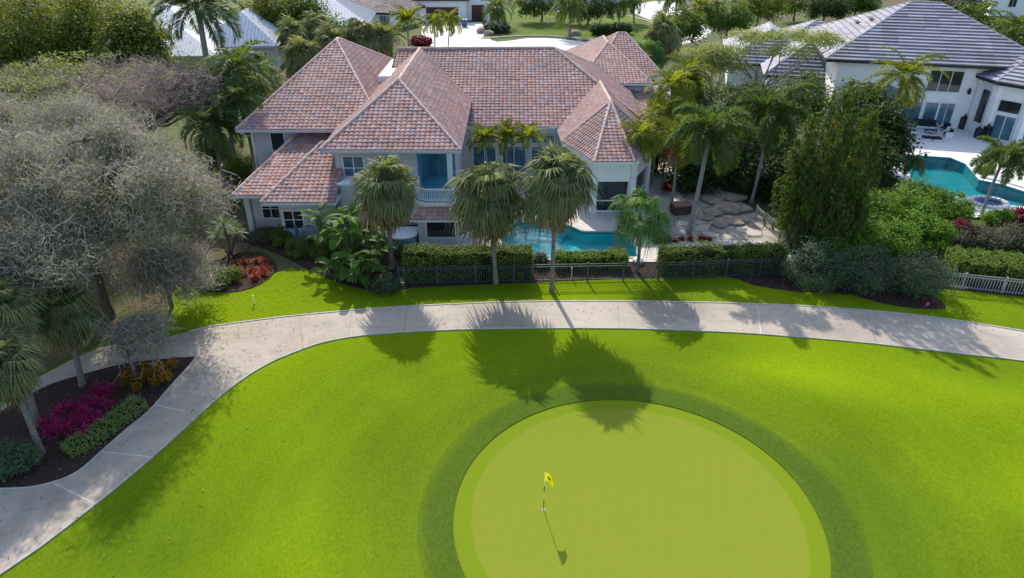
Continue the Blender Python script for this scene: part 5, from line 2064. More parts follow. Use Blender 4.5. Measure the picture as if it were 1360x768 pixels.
for px, py, y, rx, rz, mat, lab in (
        (905, 30, 128, 3.5, 2.6, 'mid_tree', 'leafy tree beside the street right of the shaggy fan palm'),
        (968, 18, 138, 4.0, 2.8, 'mid_tree', 'leafy tree at the top edge above the airy trees'),
        (1010, 2, 158, 5, 3, 'yellow_tree', 'yellowish tree at the very top above the sunny grey roofs'),
        (1098, 4, 158, 4, 2.4, 'dark_tree', 'dark tree just left of the grey roof ridge at the top edge'),
        (1140, -4, 165, 4, 2.4, 'mid_tree', 'leafy tree touching the grey roof ridge at the top edge'),
        (1060, -4, 170, 5, 3, 'mid_tree', 'tree at the very top left of the grey roof ridge'),
        (1300, 50, 118, 4, 3.0, 'dark_tree', 'dark tree behind the right end of the grey striped roof'),
        (1345, 60, 108, 3.6, 2.6, 'mid_tree', 'green tree behind the turret roof at the right edge'),
        (1270, 0, 140, 5, 3.4, 'dark_tree', 'dark tree above the ridge of the grey striped roof'),
        (720, -2, 168, 6, 3.4, 'dark_tree', 'dark tree before the shaded house left of the date palm'),
        (782, 4, 164, 5, 3.0, 'dark_tree', 'dark tree before the shaded house right of the date palm'),
        (1140, 150, 66, 3.0, 2.6, 'mid_tree', 'green tree hiding the left end of the white house wall'),
        (1172, 178, 63, 1.8, 2.2, 'dark_tree', 'dark bushy tree under the golden foxtail palm'),
        (430, 44, 112, 4, 3, 'mid_tree', 'green tree below the eave of the brown roofed house')):
    p = ray(px, py, y)
    zc = max(rz * .8, p[2])
    tree('leafy_tree', lab, (p[0], y, 0), [(0, 0, zc, rx, rx * .8, rz), (rx * .5, -1, zc * .8, rx * .6, rx * .5, rz * .7), (-rx * .5, -1, zc * .75, rx * .6, rx * .5, rz * .7)],
         M[mat], 110, 46, .7, .5, .25, .25, GT, int(px) + 31, 8, .6, .7)
for px, py, y, i, sc, lab in ((892, 126, 62, 0, 1.0, 'yellowing feather palm right of the turret roof, below the airy tree'),
                              (916, 108, 65, 1, .95, 'golden feather palm among the dark trees behind the yellowing one'),
                              (874, 160, 60, 2, .85, 'low golden feather palm next to the turret eave')):
    feather(lab, (px, py), y, 'sun%d' % i, sc, r=.1, dead='feather_dead' if i != 1 else None)
# airy pale tree
p = ray(1015, 80, 80)
tree('airy_tree', 'thin airy tree with pale sparse leaves in front of the sunny grey roofs', (p[0], 80, 0),
     [(-4.6, 0, 8.6, 3.0, 2.6, .8), (-1, 1, 10.0, 3.2, 2.6, .7), (3.4, 0, 10.3, 3.4, 2.6, .6), (6.8, 1, 9.4, 2.4, 2.2, .6), (1.5, -2, 8.8, 3, 1.6, .6)],
     M['airy'], 210, 46, .6, .27, .13, .24, None, 77, 16, .3, .3, 'royal_bark', 4.0, .6, twig=2)
p = ray(950, 85, 80)
tree('airy_tree', 'second thin airy tree left of the larger pale one', (p[0], 80, 0), [(-1, 0, 8.0, 3.0, 2.4, 1.0), (1.6, 0, 7.0, 2.2, 2, .9)], M['airy'], 110, 42, .55, .27, .13, .2, None, 78, 9, .3, .35, 'royal_bark', 3.6, .6, twig=1)
# drooping tree
p = ray(1100, 150, 45.6)
mt = thing('drooping_tree', 'dark weeping tree of hanging leafy spires in front of the white house', 'tree', (p[0], 45.6, 0))
rg = random.Random(8)
nr = np.random.default_rng(8)
m = MB()
Q = []
for dx, dy, zt_, rr in ((1.5, .6, 12.2, 1.0), (2.6, 0, 11.5, .95), (.3, .2, 11.6, 1.0), (3.6, .4, 10.4, 1.0), (-.9, .3, 10.4, .95), (1.6, -.8, 10.3, .95), (4.3, .2, 8.6, .9), (.3, -.9, 9.3, .95),
                        (2.9, -1.0, 8.6, 1.0), (-1.9, -.2, 8.4, .9), (-1.0, -1.2, 7.2, .9), (1.8, -1.7, 6.9, .95)):
    dx, dy, zt_ = dx * .92, dy * .9, zt_ * .99
    tip = Vector((dx * 1.02, dy, zt_))
    limb(m, (dx * .35, dy * .35, 0), tip, .11, .03, rg, 7, .04)
    for k in range(40):
        s = rg.random() ** .9
        z = zt_ - zt_ * .72 * s
        rad = rr * (.25 + .85 * s ** .5) * rg.uniform(.6, 1.25)
        a = rg.uniform(0, 2 * PI)
        ln = rg.uniform(.7, 2.0)
        cnt = int(26 * ln)
        tt = nr.random(cnt)
        # out from the stem, then straight down
        rr_ = rad * np.minimum(1, tt * 2.2) ** .7
        P = np.stack([dx + math.cos(a) * rr_, dy + math.sin(a) * rr_, z + .25 * np.sin(np.minimum(1, tt * 2.2) * PI) - ln * np.maximum(0, tt - .3) * 1.3], 1)
        P += nr.normal(size=(cnt, 3)) * np.array([.10, .10, .06])
        P[:, 2] = np.maximum(.2, P[:, 2])
        Q.append(leaf_quads(nr, P, .40, .10, .15, np.tile(np.array([math.cos(a), math.sin(a), .1]), (cnt, 1)), 2.2))
m.build('trunk', M['bark'], mt, smooth=True)
link('crown', MB().quads(np.concatenate(Q)).mesh('drooping_crown', [M['mast']]), mt)

# ------------------------------------------------------------------ shrubs
GS = 'loose garden shrubs'


def dome(rx, ry, h, extra=2, seed=0):
    r_ = random.Random(seed)
    e = [(0, 0, h * .45, rx, ry, h * .55)]
    for i in range(extra):
        a = r_.uniform(0, 2 * PI)
        k = r_.uniform(.45, .7)
        e.append((math.cos(a) * rx * .6, math.sin(a) * ry * .6, h * r_.uniform(.35, .65), rx * k, ry * k, h * r_.uniform(.35, .5)))
    return e


for i, (px, py, rx, h, mat, lab) in enumerate((
        (1072, 322, 2.0, 2.9, 'shrub', 'bright shrub at the left end of the shrub mass beside the side fence'),
        (1126, 306, 2.6, 3.2, 'shrub', 'bright shrub below the drooping tree'),
        (1176, 300, 2.8, 3.4, 'shrub', 'broad bright shrub in the middle of the shrub mass'),
        (1218, 290, 2.3, 2.9, 'shrub', 'bright shrub just left of the neighbour pool edge'),
        (1252, 298, 2.0, 2.3, 'shrub', 'bright shrub at the right end of the shrub mass near the spa'),
        (1102, 338, 1.9, 2.4, 'shrub', 'green shrub directly behind the blue green pair'),
        (1164, 334, 2.4, 2.6, 'shrub', 'green shrub behind the gap of the white picket fence'),
        (1216, 326, 2.2, 2.4, 'shrub', 'green shrub behind the single blue green shrub'),
        (1078, 378, 2.0, 3.1, 'blue_shrub', 'left of the paired dark blue green shrubs beside the fence end'),
        (1142, 382, 1.9, 2.9, 'blue_shrub', 'right of the paired dark blue green shrubs beside the fence end'),
        (1217, 390, 1.95, 2.8, 'blue_shrub', 'single round blue green shrub in front of the white picket fence'),
        (1278, 320, 1.5, 1.2, 'grey_shrub', 'dusty grey shrub below the spa palm'),
        (1318, 324, 1.7, 1.2, 'grey_shrub', 'dusty dark shrub in front of the maroon plants'),
        (1352, 326, 1.5, 1.2, 'grey_shrub', 'dusty shrub at the right picture edge above the hedge'),
        (1270, 318, .8, 1.4, 'ti_dark', 'slim maroon shrub beside the spa'),
        (1320, 300, 1.0, 1.2, 'shrub', 'small green shrub at the near rim of the spa'),
        (1240, 262, .7, .8, 'grey_shrub', 'small twiggy shrub at the edge of the neighbour pool'),
        (1308, 231, .55, .6, 'shrub', 'small round shrub on the raised white deck'),
        (398, 306, 1.3, 2.6, 'hedge_sun', 'yellow green shrub against the lower tiled roof'),
        (400, 336, .95, 1.1, 'hedge', 'clipped dark shrub in front of the cooling units'),
        (428, 340, .9, 1.1, 'hedge', 'clipped dark shrub left of the big paddle leaved plants'),
        (372, 324, .9, 1.0, 'hedge', 'dark shrub under the window of the lower left roof'),
        (350, 318, .8, .8, 'grey_shrub', 'sparse shrub left of the cooling units'),
        (512, 385, .95, .9, 'blue_shrub', 'dark low shrub at the foot of the left fan palm'),
        (635, 340, .6, .8, 'grey_shrub', 'small dusky shrub beside the bay window'),
        (542, 340, .6, .7, 'hedge', 'small shrub under the curved counter'),
        (290, 376, 1.25, 1.0, 'hedge', 'low dark green shrub on the left half of the round bed'),
        (320, 232, 1.5, 1.9, 'hedge_sun', 'yellow green bush lit by sun beside the left wall of the tiled house'),
        (16, 622, 1.05, 1.1, 'blue_shrub', 'round dark shrub at the left edge in front of the leaning palms'),
        (880, 322, .6, .6, 'grey_shrub', 'small straw coloured bush right of the young fan palm'),
        (818, 340, .5, .5, 'grey_shrub', 'small grey bush between the sunny hedge and the young fan palm'),
        (715, 352, .5, .9, 'grey_shrub', 'dry bush in the gap between the two hedges'),
        (660, 44, 2.6, 2.2, 'blue_shrub', 'rounded shrub beside boulders right of the garage doors'),
        (800, 46, 2.4, 2.2, 'dark_tree', 'dark clipped shrub on the street lawn, left of its pair'),
        (824, 45, 2.2, 2.0, 'dark_tree', 'dark clipped shrub on the street lawn, right of its pair'),
        (562, 62, 2.0, 1.8, 'ti_dark', 'purple bush at the edge of the bright driveway'),
        (262, 262, 1.6, 1.6, 'dark_tree', 'dark bush on brown litter right of the bare tree'),
        (330, 262, 1.2, 1.5, 'dark_tree', 'dark bush by the corner of the lower tiled roof'),
        (300, 210, 2.2, 2.6, 'dark_tree', 'dark bush between tall palms beside the tiled house'),
        (240, 352, 1.2, .9, 'grey_shrub', 'straggly bush under the right side of the big bare tree'))):
    b = at(px, py)
    big = rx > 1.4
    far = b[1] > 90
    shrub('garden_shrub', lab, b, dome(rx, rx * .9, h, 0 if mat == 'blue_shrub' else 3 if big else 2, i), M[mat], int(44 + 54 * rx), 46 if not far else 26, .26 if big else .17,
          .40 if far else (.22 if mat == 'shrub' else .16), .22 if far else (.12 if mat == 'shrub' else .075), GS, 100 + i)

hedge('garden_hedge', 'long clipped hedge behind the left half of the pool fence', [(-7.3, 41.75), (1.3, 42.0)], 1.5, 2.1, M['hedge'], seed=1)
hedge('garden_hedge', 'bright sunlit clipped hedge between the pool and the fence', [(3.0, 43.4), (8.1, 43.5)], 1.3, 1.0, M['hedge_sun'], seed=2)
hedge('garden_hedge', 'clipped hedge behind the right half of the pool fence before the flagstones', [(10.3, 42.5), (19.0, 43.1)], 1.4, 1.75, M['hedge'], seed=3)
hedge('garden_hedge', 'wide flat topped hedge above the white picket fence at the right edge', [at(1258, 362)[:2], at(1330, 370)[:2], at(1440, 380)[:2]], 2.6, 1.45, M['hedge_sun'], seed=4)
hedge('garden_hedge', 'low clipped hedge along the path in the island bed beside magenta plants', [at(92, 604)[:2], at(125, 585)[:2], at(160, 561)[:2], at(186, 540)[:2]], .95, .55, M['boxhedge'], seed=5, leaf=.075, wid=.045, dens=700, ragged=.08)

# ------------------------------------------------------------------ paddle leaved plants
def paddle_clump(label, b, n, hmax, seed, L=1.25):
    rg_ = random.Random(seed)
    t_ = thing('bird_of_paradise', label, 'plant', b, 0, 'giant paddle leaved plants')
    ml, ms = MB(), MB()
    for i in range(n):
        az = rg_.uniform(0, 2 * PI)
        h = hmax * rg_.uniform(.35, 1.0)
        lean = rg_.uniform(.25, .85)
        o = Vector((rg_.uniform(-.45, .45), rg_.uniform(-.35, .35), 0))
        e = o + Vector((math.cos(az) * lean, math.sin(az) * lean, h))
        ms.tube([o, o.lerp(e, .55) + Vector((0, 0, .15)), e], [.045, .035, .02], 5)
        d = Vector((math.cos(az), math.sin(az), rg_.uniform(.1, 1.1))).normalized()
        l = L * rg_.uniform(.7, 1.15)
        s = Vector((-math.sin(az), math.cos(az), 0))
        tw_ = rg_.uniform(-.5, .5)
        S = 7
        prev = None
        p = e.copy()
        for k in range(S + 1):
            f = k / S
            w = l * .23 * (math.sin(PI * (.08 + .90 * f)) ** .6)
            nn = d.cross(s)
            side = (s * math.cos(tw_) + nn * math.sin(tw_))
            fold = nn * w * .35
            cur = (p - side * w + fold, p.copy(), p + side * w + fold)
            if prev:
                for q in (0, 1):
                    g_ = rg_.uniform(0, .12) * l / S
                    ml.quads([[prev[q], cur[q] - d * g_, cur[q + 1] - d * g_, prev[q + 1]]])
            prev = cur
            p = p + d * l / S
            d = (d + Vector((0, 0, -.19))).normalized()
    ms.build('stems', M['shaft'], t_)
    ml.build('leaves', M['banana'], t_)
    return t_


paddle_clump('tall clump of torn paddle leaves left of the shaggy fan palm', at(468, 352), 30, 4.2, 1, 1.5)
paddle_clump('big dark clump of paddle leaves at the edge of the bed before the house', at(478, 374), 34, 2.0, 2, 1.3)
paddle_clump('clump of paddle leaves against the house right behind the fan palm trunk', at(500, 352), 24, 2.8, 3, 1.2)
paddle_clump('clump of yellowish paddle leaves under the curved balcony parapet', at(438, 340), 22, 3.6, 4, 1.2)
paddle_clump('low clump of paddle leaves at the left foot of the shaggy fan palm', at(455, 368), 18, 1.5, 5, 1.1)

# ------------------------------------------------------------------ coloured bedding plants
def blade_mesh(name, mat, n, L, W, stem, seed, heads=3):
    rg_ = random.Random(seed)
    m_ = MB()
    for k in range(heads):
        m_.quads(rosette(rg_, n, L * rg_.uniform(.8, 1.1), W, 0, 80, 1.0, 4) + np.array([rg_.uniform(-.22, .22) * L / .5, rg_.uniform(-.22, .22) * L / .5, stem * rg_.uniform(.5, 1)]))
    return m_.mesh(name, [M[mat]])


ti_m = [blade_mesh('ti_leaves', 'ti', 18, .46, .075, .62, s, 3) for s in (1, 2, 3)]
cr_m = [blade_mesh('croton_leaves', 'croton', 26, .32, .07, .40, s, 4) for s in (4, 5)]
br_m = [blade_mesh('bromeliad_leaves', 'brom', 24, .42, .05, .22, s, 4) for s in (6, 7)]
tm_m = [blade_mesh('maroon_leaves', 'ti_dark', 24, .55, .08, .5, s, 4) for s in (8, 9)]


def bedding(name, label, cat, spots, meshes, group, seed, smin=.85, smax=1.2, labels=None):
    rg_ = random.Random(seed)
    for i, (px, py) in enumerate(spots):
        b_ = at(px, py)
        o = link(name, meshes[i % len(meshes)], None, b_, rg_.uniform(0, 6), rg_.uniform(smin, smax))
        tag(o, labels[i] if labels else label, cat, group)


bedding('ti_plant', 'magenta leaved ti plant in the clump beside the low hedge of the island bed', 'plant',
        [(72, 585), (80, 572), (92, 580), (86, 560), (100, 566), (112, 572), (96, 548), (108, 553), (122, 560), (118, 540), (130, 546), (140, 535), (128, 528), (146, 526), (66, 572), (112, 585), (134, 566), (150, 545)],
        ti_m, 'magenta ti plants in the island bed', 1)
bedding('croton', 'orange and green croton near the tip of the island bed', 'plant',
        [(168, 512), (180, 506), (192, 508), (202, 500), (212, 504), (222, 496), (214, 492), (196, 494), (230, 490), (184, 520), (206, 514), (176, 498), (222, 508)],
        cr_m, 'orange crotons at the tip of the island bed', 2)
bedding('bromeliad', 'rust red bromeliad on the right half of the round bed', 'plant',
        [(318, 358), (328, 352), (340, 349), (350, 352), (356, 358), (334, 362), (346, 364), (324, 366), (338, 372), (352, 366)], br_m, 'rust red bromeliads in the round bed', 3, 1.0, 1.35)
bedding('bromeliad', 'dark red bromeliad by the thick foxtail palm trunk', 'plant', [(896, 322), (906, 320), (918, 321), (930, 320), (940, 321)], br_m, 'dark red bromeliads by the pool hedge', 4, .9, 1.2)
bedding('cordyline', 'maroon cordyline on the slope below the neighbour spa', 'plant', [(1332, 296), (1342, 300), (1352, 296), (1345, 290), (1358, 304), (1336, 306)], tm_m, 'maroon cordylines at the right edge', 5, 1.0, 1.5)
bedding('cordyline', 'maroon cordyline at the foot of the three stemmed palm', 'plant', [(1168, 240), (1178, 244), (1160, 246)], tm_m, 'maroon cordylines by the terrace corner', 6, .9, 1.2)
bedding('cordyline', 'maroon cordyline in shade between the yellow green palms and the turret', 'plant', [(884, 258), (890, 252)], tm_m, 'maroon cordylines by the turret', 7, 1.1, 1.4)


# dry leaves lying about on path, beds and lawn
nr = np.random.default_rng(77)
SPOTS = [((230, 455), 5, 2.2, 120), ((150, 470), 5, 1.5, 120), ((180, 540), 4, 2, 160), ((60, 560), 4, 3, 300), ((250, 400), 4, 3, 500), ((200, 420), 5, 3, 500), ((300, 430), 5, 2, 60), ((60, 690), 4, 2.5, 90),
         ((1100, 395), 7, 1.5, 420), ((1000, 385), 5, 1.2, 200), ((1150, 430), 9, 2, 90), ((520, 395), 5, 1.2, 120), ((420, 370), 4, 1.5, 200), ((740, 390), 8, 1.2, 60), ((860, 395), 5, 1.5, 60), ((520, 425), 7, 1.2, 50)]
P = []
for (px, py), sx, sy, n_ in SPOTS:
    c = at(px, py)
    P.append(np.stack([nr.normal(size=n_) * sx + c[0], nr.normal(size=n_) * sy + c[1], np.full(n_, .098)], 1))
P = np.concatenate(P)
Q = leaf_quads(nr, P, .12, .06, 6.0)
tag(MB().quads(Q).build('fallen_leaves', M['fallen']), 'dry brown leaves scattered over the path, the beds and the lawn edge', 'leaves', kind='stuff')
# ================================================================== fences, furniture, small things
def picket_fence(label, line, h, mat, group='picket fences', sp=.16, post_every=2.4, pick=.03, post=.075, z0=.03):
    base = (line[0][0], line[0][1], 0)
    t_ = thing('picket_fence', label, 'fence', base, 0, group)
    mr, mp2 = MB(), MB()
    for a, b in zip(line[:-1], line[1:]):
        L = math.hypot(b[0] - a[0], b[1] - a[1])
        an = math.atan2(b[1] - a[1], b[0] - a[0])
        k = max(1, round(L / post_every))
        cx_, cy_ = (a[0] + b[0]) / 2 - base[0], (a[1] + b[1]) / 2 - base[1]
        for z in (.16, h - .22, h - .05):
            mr.box((cx_, cy_, z), (L, .035, .045), an)
        n_ = int(L / sp)
        for i in range(n_):
            f = (i + .5) / n_
            mp2.box((a[0] + (b[0] - a[0]) * f - base[0], a[1] + (b[1] - a[1]) * f - base[1], z0), (pick, pick, h - z0 - .05), an)
        for i in range(k + (1 if b == line[-1] else 0)):
            f = i / k
            g_ = MB()
            g_.box((0, 0, 0), (post, post, h + .06), an)
            g_.box((0, 0, h + .06), (post * 1.3, post * 1.3, .03), an)
            g_.build('post', M[mat], t_, loc=(a[0] + (b[0] - a[0]) * f - base[0], a[1] + (b[1] - a[1]) * f - base[1], 0))
    mr.build('rails', M[mat], t_)
    mp2.build('pickets', M[mat], t_)
    return t_


picket_fence('long dark metal picket fence between the lawn and the pool hedges', [(-7.6, 40.55), (2.7, 41.0), (10, 41.25), (19.4, 42.0)], 1.36, 'fence_dark')
picket_fence('pale picket fence running out of the picture at the right edge', [a2(1140, 368), a2(1225, 379), a2(1330, 390), a2(1440, 402)], 1.15, 'fence_white', sp=.17, pick=.035)
picket_fence('short grey side fence between the flagstone yard and the shrubs', [a2(1003, 292), a2(1048, 330)], 1.15, 'gutter', pick=.02)

# flagstick on the green
b = at(722, 677, .012)
F = thing('flagstick', 'flagstick with a yellow flag standing in the hole of the green', 'golf flag', b)
m = MB()
m.tube([(0, 0, 0), (0, 0, 2.12)], [.014, .011], 8)
pole = m.build('pole', M['white_plastic'], F, smooth=True)
for z0_, z1_ in ((.05, .55), (1.02, 1.35)):
    g = MB()
    g.tube([(0, 0, z0_), (0, 0, z1_)], .0165, 8)
    g.build('pole_band', M['black'], F, smooth=True)
m = MB()
K, J = 12, 8
vs, fs = [], []
for i in range(K + 1):
    for j in range(J + 1):
        s, q = i / K, j / J
        hh = .52 * (1 - .45 * s)
        droop_ = .42 * s * s
        vs.append((.015 + s * .34 + .01 * math.sin(q * 6), .10 * math.sin(s * 4.2 + q * 1.5) * s - .05 * s, 2.10 - q * hh - droop_ + .0))
for i in range(K):
    for j in range(J):
        a = i * (J + 1) + j
        fs.append((a, a + 1, a + J + 2, a + J + 1))
m.add(vs, fs)
fl = m.build('flag', M['yellow'], F, smooth=True)
so_ = fl.modifiers.new('Solidify', 'SOLIDIFY')
so_.thickness = .006
# small dark mark on the cloth
m = MB()
for sx, a, c in ((.10, .40, .62), (.145, .36, .68), (.19, .42, .60)):
    pts_ = []
    for s_, q in ((sx, a), (sx + .035, a), (sx + .035, c), (sx, c)):
        s = s_ / .34
        hh = .52 * (1 - .45 * s)
        pts_.append((.015 + s * .34 + .01 * math.sin(q * 6), .10 * math.sin(s * 4.2 + q * 1.5) * s - .05 * s - .012, 2.10 - q * hh - .42 * s * s))
    m.add(pts_, [(0, 1, 2, 3)])
m.build('mark', M['black'], fl)
m = MB()
n = 24
m.add([(.063 * math.cos(2 * PI * k / n), .063 * math.sin(2 * PI * k / n), .004) for k in range(n)], [tuple(range(n))], 0)
for k in range(n):
    a, c = 2 * PI * k / n, 2 * PI * (k + 1) / n
    m.add([(r_ * math.cos(t_), r_ * math.sin(t_), .007) for r_, t_ in ((.062, a), (.072, a), (.072, c), (.062, c))], [(0, 1, 2, 3)], 1)
tag(m.build('hole_cup', [M['black'], M['white_plastic']], None, loc=(b[0], b[1], b[2])), 'white rimmed hole at the foot of the flagstick', 'hole')

# stakes, marker, sprinkler
for px, py, h, mat, lab in ((759, 370, .75, 'white_plastic', 'short white stake on the lawn in front of the dark fence'),
                            (338, 404, .55, 'white_plastic', 'small white sprinkler riser on the lawn beside the round bed')):
    t_ = thing('lawn_stake', lab, 'stake', at(px, py))
    m = MB()
    m.tube([(0, 0, -.05), (0, 0, h)], [.035, .03], 8)
    m.build('post', M[mat], t_)
    m = MB()
    m.lathe([(.05, 0), (.06, .05), (.03, .10)], (0, 0, h), 10)
    m.build('cap', M['white_plastic'], t_)
t_ = thing('marker_flag', 'tiny pink marker on the mulch at the right edge of the fence bed', 'marker', at(1229, 408, .045))
m = MB()
m.tube([(0, 0, 0), (0, 0, .28)], .012, 6)
m.build('wire', M['gutter'], t_)
m = MB()
m.box((.09, 0, .14), (.20, .03, .20), .2)
m.build('pennant', M['pink'], t_)

# cooling units beside the house
for i, (px, py, lab) in enumerate(((389, 318, 'left grey blue cooling unit beside the house wall'), (413, 315, 'right grey blue cooling unit beside the house wall'))):
    t_ = thing('cooling_unit', lab, 'air conditioner', at(px, py), 0, 'cooling units beside the house')
    m = MB()
    m.box((0, 0, .08), (.95, .95, 1.0))
    bevel(m.build('casing', M['ac'], t_), .04)
    m = MB()
    for k in range(9):
        m.box((0, -.482, .2 + k * .09), (.82, .02, .03))
    m.build('louvre', M['gutter'], t_)
    m = MB()
    m.lathe([(.40, 0), (.40, .03), (.08, .05)], (0, 0, 1.085), 16)
    m.build('fan_guard', M['black'], t_)
    m = MB()
    m.box((0, 0, -.02), (1.1, 1.1, .10))
    m.build('pad', M['kerb'], t_)

# curved counter by the house
b = at(534, 326)
t_ = thing('outdoor_counter', 'curved outdoor counter with a white top behind the shaggy fan palm', 'counter', b)
arc = [(1.25 * math.cos(a), -.2 + 1.0 * math.sin(a)) for a in [PI + PI * k / 12 for k in range(13)]]
m = MB()
m.prism([(x * .92, y * .92) for x, y in arc] + [(1.1, .9), (-1.1, .9)], 0, 1.0)
m.build('base', M['ac'], t_)
m = MB()
m.prism(arc + [(1.25, 1.0), (-1.25, 1.0)], 1.0, 1.12)
bevel(m.build('top', M['trim'], t_), .03)

# rocks of the garden waterfall
def rock_mesh(seed):
    rg_ = random.Random(seed)
    bm = bmesh.new()
    bmesh.ops.create_icosphere(bm, subdivisions=3, radius=.5)
    off = [Vector((rg_.uniform(-1, 1), rg_.uniform(-1, 1), rg_.uniform(-1, 1))).normalized() for _ in range(11)]
    for v in bm.verts:
        d = v.co.normalized()
        r_ = .5
        for o in off:
            c = d.dot(o)
            r_ = min(r_, .5 * (.72 + .16 * (o.x + 1)) / max(.25, c) if c > .4 else r_)
        v.co = d * r_ * (1 + .05 * math.sin(9 * d.x + seed) * math.sin(8 * d.y))
        v.co.z *= .62
    me = bpy.data.meshes.new('rock')
    bm.to_mesh(me)
    bm.free()
    me.materials.append(M['rock'])
    return me


rocks = [rock_mesh(s) for s in (1, 2, 3)]
rg = random.Random(6)
for i, (px, py, s, lab) in enumerate(((946, 268, 1.7, 'pale boulder at the upper left of the rock waterfall'), (960, 262, 1.6, 'rounded boulder at the top of the rock waterfall'),
                                      (976, 266, 1.7, 'boulder at the upper right of the rock waterfall'), (984, 280, 1.6, 'boulder on the right flank of the rock waterfall'),
                                      (966, 280, 2.2, 'broad slab like boulder in the middle of the rock waterfall'), (948, 284, 1.5, 'boulder on the left flank of the rock waterfall'),
                                      (940, 292, 1.1, 'low boulder at the lower left of the rock waterfall'), (956, 300, 1.2, 'boulder at the mouth of the rock waterfall'),
                                      (974, 298, 1.3, 'boulder at the lower right of the rock waterfall'), (988, 294, .9, 'small boulder at the right foot of the rock waterfall'))):
    b = at(px, py)
    o = link('boulder', rocks[i % 3], None, (b[0], b[1], .08 + .09 * s), rg.uniform(0, 6), (s * 1.35, s * 1.15, s * .46))
    tag(o, lab, 'rock', 'boulders of the garden waterfall')
for i, (px, py, s, lab) in enumerate(((640, 44, 3.0, 'large boulder left of the rounded shrub by the far driveway'), (650, 47, 2.4, 'boulder in front of the rounded shrub by the far driveway'), (765, 47, 2.6, 'pale boulder on the street lawn beside the date palm'))):
    b = at(px, py)
    tag(link('boulder', rocks[i % 3], None, (b[0], b[1], .3), i * 2, s), lab, 'rock', 'boulders along the street')
# white rocks between hedge and pool
for i, (px, py, s, lab) in enumerate(((846, 350, .9, 'white rock at the foot of the young fan palm'), (826, 352, .6, 'small white rock left of the young fan palm'), (1228, 270, .9, 'white rock at the left of the spa rim'), (1250, 276, 1.1, 'white rock between shrubs and spa'), (1330, 286, 1.0, 'white rock at the right below the spa'))):
    b = at(px, py)
    o = link('boulder', rocks[i % 3], None, (b[0], b[1], .2), i, s)
    o.material_slots[0].link = 'OBJECT'
    o.material_slots[0].material = M['white_deck']
    tag(o, lab, 'rock', 'white garden rocks')
# brown box by the palms
b = at(903, 284)
t_ = thing('storage_box', 'low brown box standing on the flagstones beside the curved palm trunk', 'box', b, .25)
m = MB()
m.box((0, 0, 0), (1.5, 1.1, .85))
bevel(m.build('body', M['rust'], t_), .03)
m = MB()
m.box((0, 0, .85), (1.58, 1.18, .08))
m.build('lid', M['copper'], t_)

# bin by the garage
b = at(617, 36)
t_ = thing('wheelie_bin', 'blue bin standing beside the brown garage doors', 'bin', b)
m = MB()
m.add([(-.5, -.5, .1), (.5, -.5, .1), (.5, .5, .1), (-.5, .5, .1), (-.62, -.62, 1.5), (.62, -.62, 1.5), (.62, .62, 1.5), (-.62, .62, 1.5)],
      [(3, 2, 1, 0), (4, 5, 6, 7), (0, 1, 5, 4), (1, 2, 6, 5), (2, 3, 7, 6), (3, 0, 4, 7)])
m.build('body', M['blue_bin'], t_)
m = MB()
m.box((0, 0, 1.5), (1.34, 1.34, .12))
m.build('lid', M['blue_bin'], t_)
for x in (-.45, .45):
    m = MB()
    m.tube([(x - .06, .45, .16), (x + .06, .45, .16)], .16, 10)
    m.build('wheel', M['black'], t_)

# red and white low barrier on the far lawn
# ---- terrace furniture of the white house
def chair(px, py, rz, label):
    t_ = thing('lounge_chair', label, 'chair', at(px, py, .09), rz, 'lounge chairs on the white terrace')
    m_ = MB()
    for sx in (-.42, .42):
        m_.box((sx, 0, .0), (.07, .8, .62))
    m_.box((0, .38, .1), (.86, .06, .72))
    m_.box((0, 0, .22), (.80, .78, .06))
    m_.build('frame', M['frame_white'], t_)
    m_ = MB()
    m_.box((0, -.03, .28), (.74, .70, .17))
    bevel(m_.build('seat', M['cushion'], t_), .04)
    m_ = MB()
    m_.box((0, .28, .44), (.74, .15, .46))
    bevel(m_.build('backrest', M['cushion'], t_), .04)
    return t_


chair(1205, 172, R(75), 'lounge chair nearest the house on the left of the terrace seating')
chair(1208, 181, R(75), 'lounge chair nearest the pool on the left of the terrace seating')
chair(1258, 182, R(-100), 'lounge chair on the right of the terrace seating')
chair(1254, 174, R(-60), 'dark lounge chair at the right rear of the terrace seating')
t_ = thing('garden_sofa', 'dark cushioned sofa on the terrace beneath the glass doors', 'sofa', at(1228, 170, .09), R(-15))
m = MB()
m.box((0, 0, .05), (2.4, .85, .22))
m.box((-1.16, 0, .05), (.10, .85, .55))
m.box((1.16, 0, .05), (.10, .85, .55))
m.build('frame', M['frame_white'], t_)
for k in (-1, 0, 1):
    m = MB()
    m.box((k * .74, -.04, .27), (.72, .74, .17))
    bevel(m.build('seat', M['cushion'], t_), .04)
    m = MB()
    m.box((k * .74, .32, .44), (.72, .16, .48))
    bevel(m.build('backrest', M['cushion'], t_), .04)
for px, py, lab in ((1230, 186, 'left of the two dark ottomans in front of the pool'), (1243, 187, 'right of the two dark ottomans in front of the pool')):
    t_ = thing('ottoman', lab, 'ottoman', at(px, py, .09), R(-8), 'ottomans on the white terrace')
    m = MB()
    m.box((0, 0, 0), (.85, .80, .22))
    m.build('base', M['frame_white'], t_)
    m = MB()
    m.box((0, 0, .22), (.88, .83, .20))
    bevel(m.build('cushion', M['cushion'], t_), .05)
t_ = thing('coffee_table', 'dark low coffee table in the middle of the terrace seating', 'table', at(1235, 177, .09), R(-10))
m = MB()
m.box((0, 0, .36), (1.2, .7, .06))
m.build('tabletop', M['black'], t_)
for x in (-.52, .52):
    for y in (-.28, .28):
        m = MB()
        m.box((x, y, 0), (.06, .06, .36))
        m.build('leg', M['black'], t_)
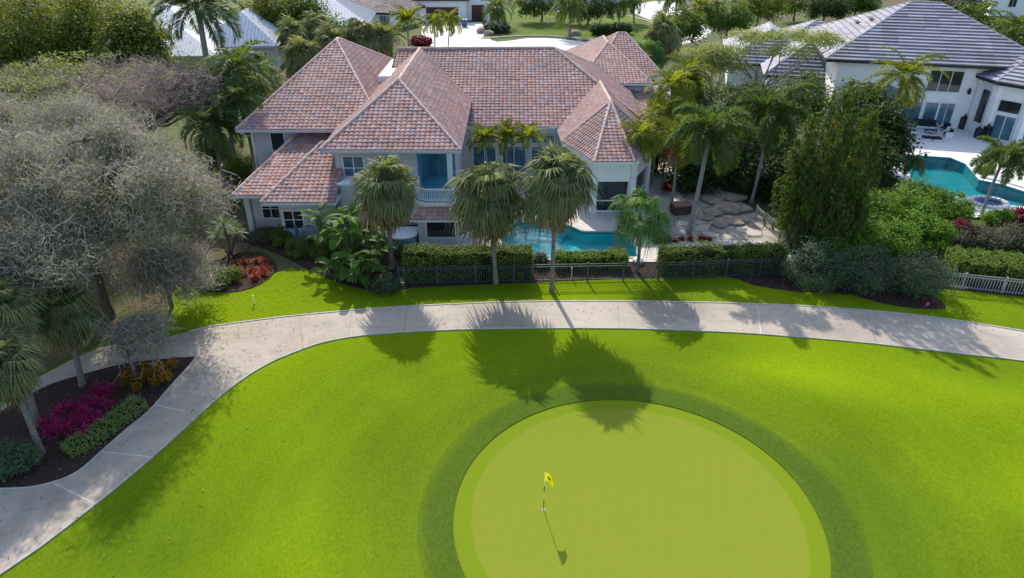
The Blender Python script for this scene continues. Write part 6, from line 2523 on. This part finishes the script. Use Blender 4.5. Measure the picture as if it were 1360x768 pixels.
for px, py, s, lab in ((1277, 171, 1.25, 'tall black lantern standing against the white wall by the seating'), (1297, 183, 1.0, 'left of two black lanterns before the turret window'), (1308, 183, 1.2, 'right of two black lanterns before the turret window')):
    t_ = thing('floor_lantern', lab, 'lantern', at(px, py, .09), .2, 'black lanterns on the white terrace')
    m = MB()
    for x in (-.22, .22):
        for y in (-.22, .22):
            m.box((x * s, y * s, 0), (.07 * s, .07 * s, 1.0 * s))
    m.box((0, 0, 0), (.52 * s, .52 * s, .08 * s))
    m.box((0, 0, .98 * s), (.56 * s, .56 * s, .07 * s))
    m.lathe([(.28 * s, 0), (.10 * s, .16 * s), (.06 * s, .24 * s)], (0, 0, 1.05 * s), 8)
    m.build('frame', M['black'], t_)
    m = MB()
    m.box((0, 0, .1 * s), (.40 * s, .40 * s, .86 * s))
    m.build('pane', M['glass'], t_)
    m = MB()
    m.tube([(-.12 * s, 0, 1.28 * s), (-.10 * s, 0, 1.42 * s), (.10 * s, 0, 1.42 * s), (.12 * s, 0, 1.28 * s)], .018, 6)
    m.build('handle', M['black'], t_)
# ================================================================== light, sky, camera
cam = bpy.data.cameras.new('camera')
co = bpy.data.objects.new('camera', cam)
COL.objects.link(co)
co.location = (0, 0, CAM_H)
co.rotation_euler = (PI / 2 - PITCH, 0, 0)
cam.sensor_width = 36
cam.lens = 36 * FOC / 1360
cam.clip_end = 2000
SC.camera = co
SUN_EL, SUN_AZ = R(36.5), R(-12)          # azimuth clockwise from +Y
sd = Vector((math.sin(SUN_AZ) * math.cos(SUN_EL), math.cos(SUN_AZ) * math.cos(SUN_EL), math.sin(SUN_EL)))
sl = bpy.data.lights.new('sun', 'SUN')
sl.energy = 3.1
sl.angle = R(0.7)
sl.color = (1.0, .925, .80)
so = bpy.data.objects.new('sun', sl)
COL.objects.link(so)
so.rotation_euler = sd.to_track_quat('Z', 'Y').to_euler()
so.location = (0, 0, 60)
wd = bpy.data.worlds.new('World')
SC.world = wd
wd.use_nodes = True
nt = wd.node_tree
bg = nt.nodes['Background']
sk = nt.nodes.new('ShaderNodeTexSky')
sk.sky_type = 'NISHITA'
sk.sun_disc = False
sk.sun_elevation = SUN_EL
sk.sun_rotation = SUN_AZ
sk.air_density = 1.0
sk.dust_density = 1.5
nt.links.new(sk.outputs[0], bg.inputs[0])
bg.inputs[1].default_value = 0.15
SC.view_settings.view_transform = 'Standard'
SC.view_settings.look = 'None'
SC.view_settings.exposure = 0.95
SC.view_settings.gamma = 1.0
SC.view_settings.use_curve_mapping = False
SC.cycles.use_denoising = True
SC.cycles.max_bounces = 8
SC.cycles.transparent_max_bounces = 8
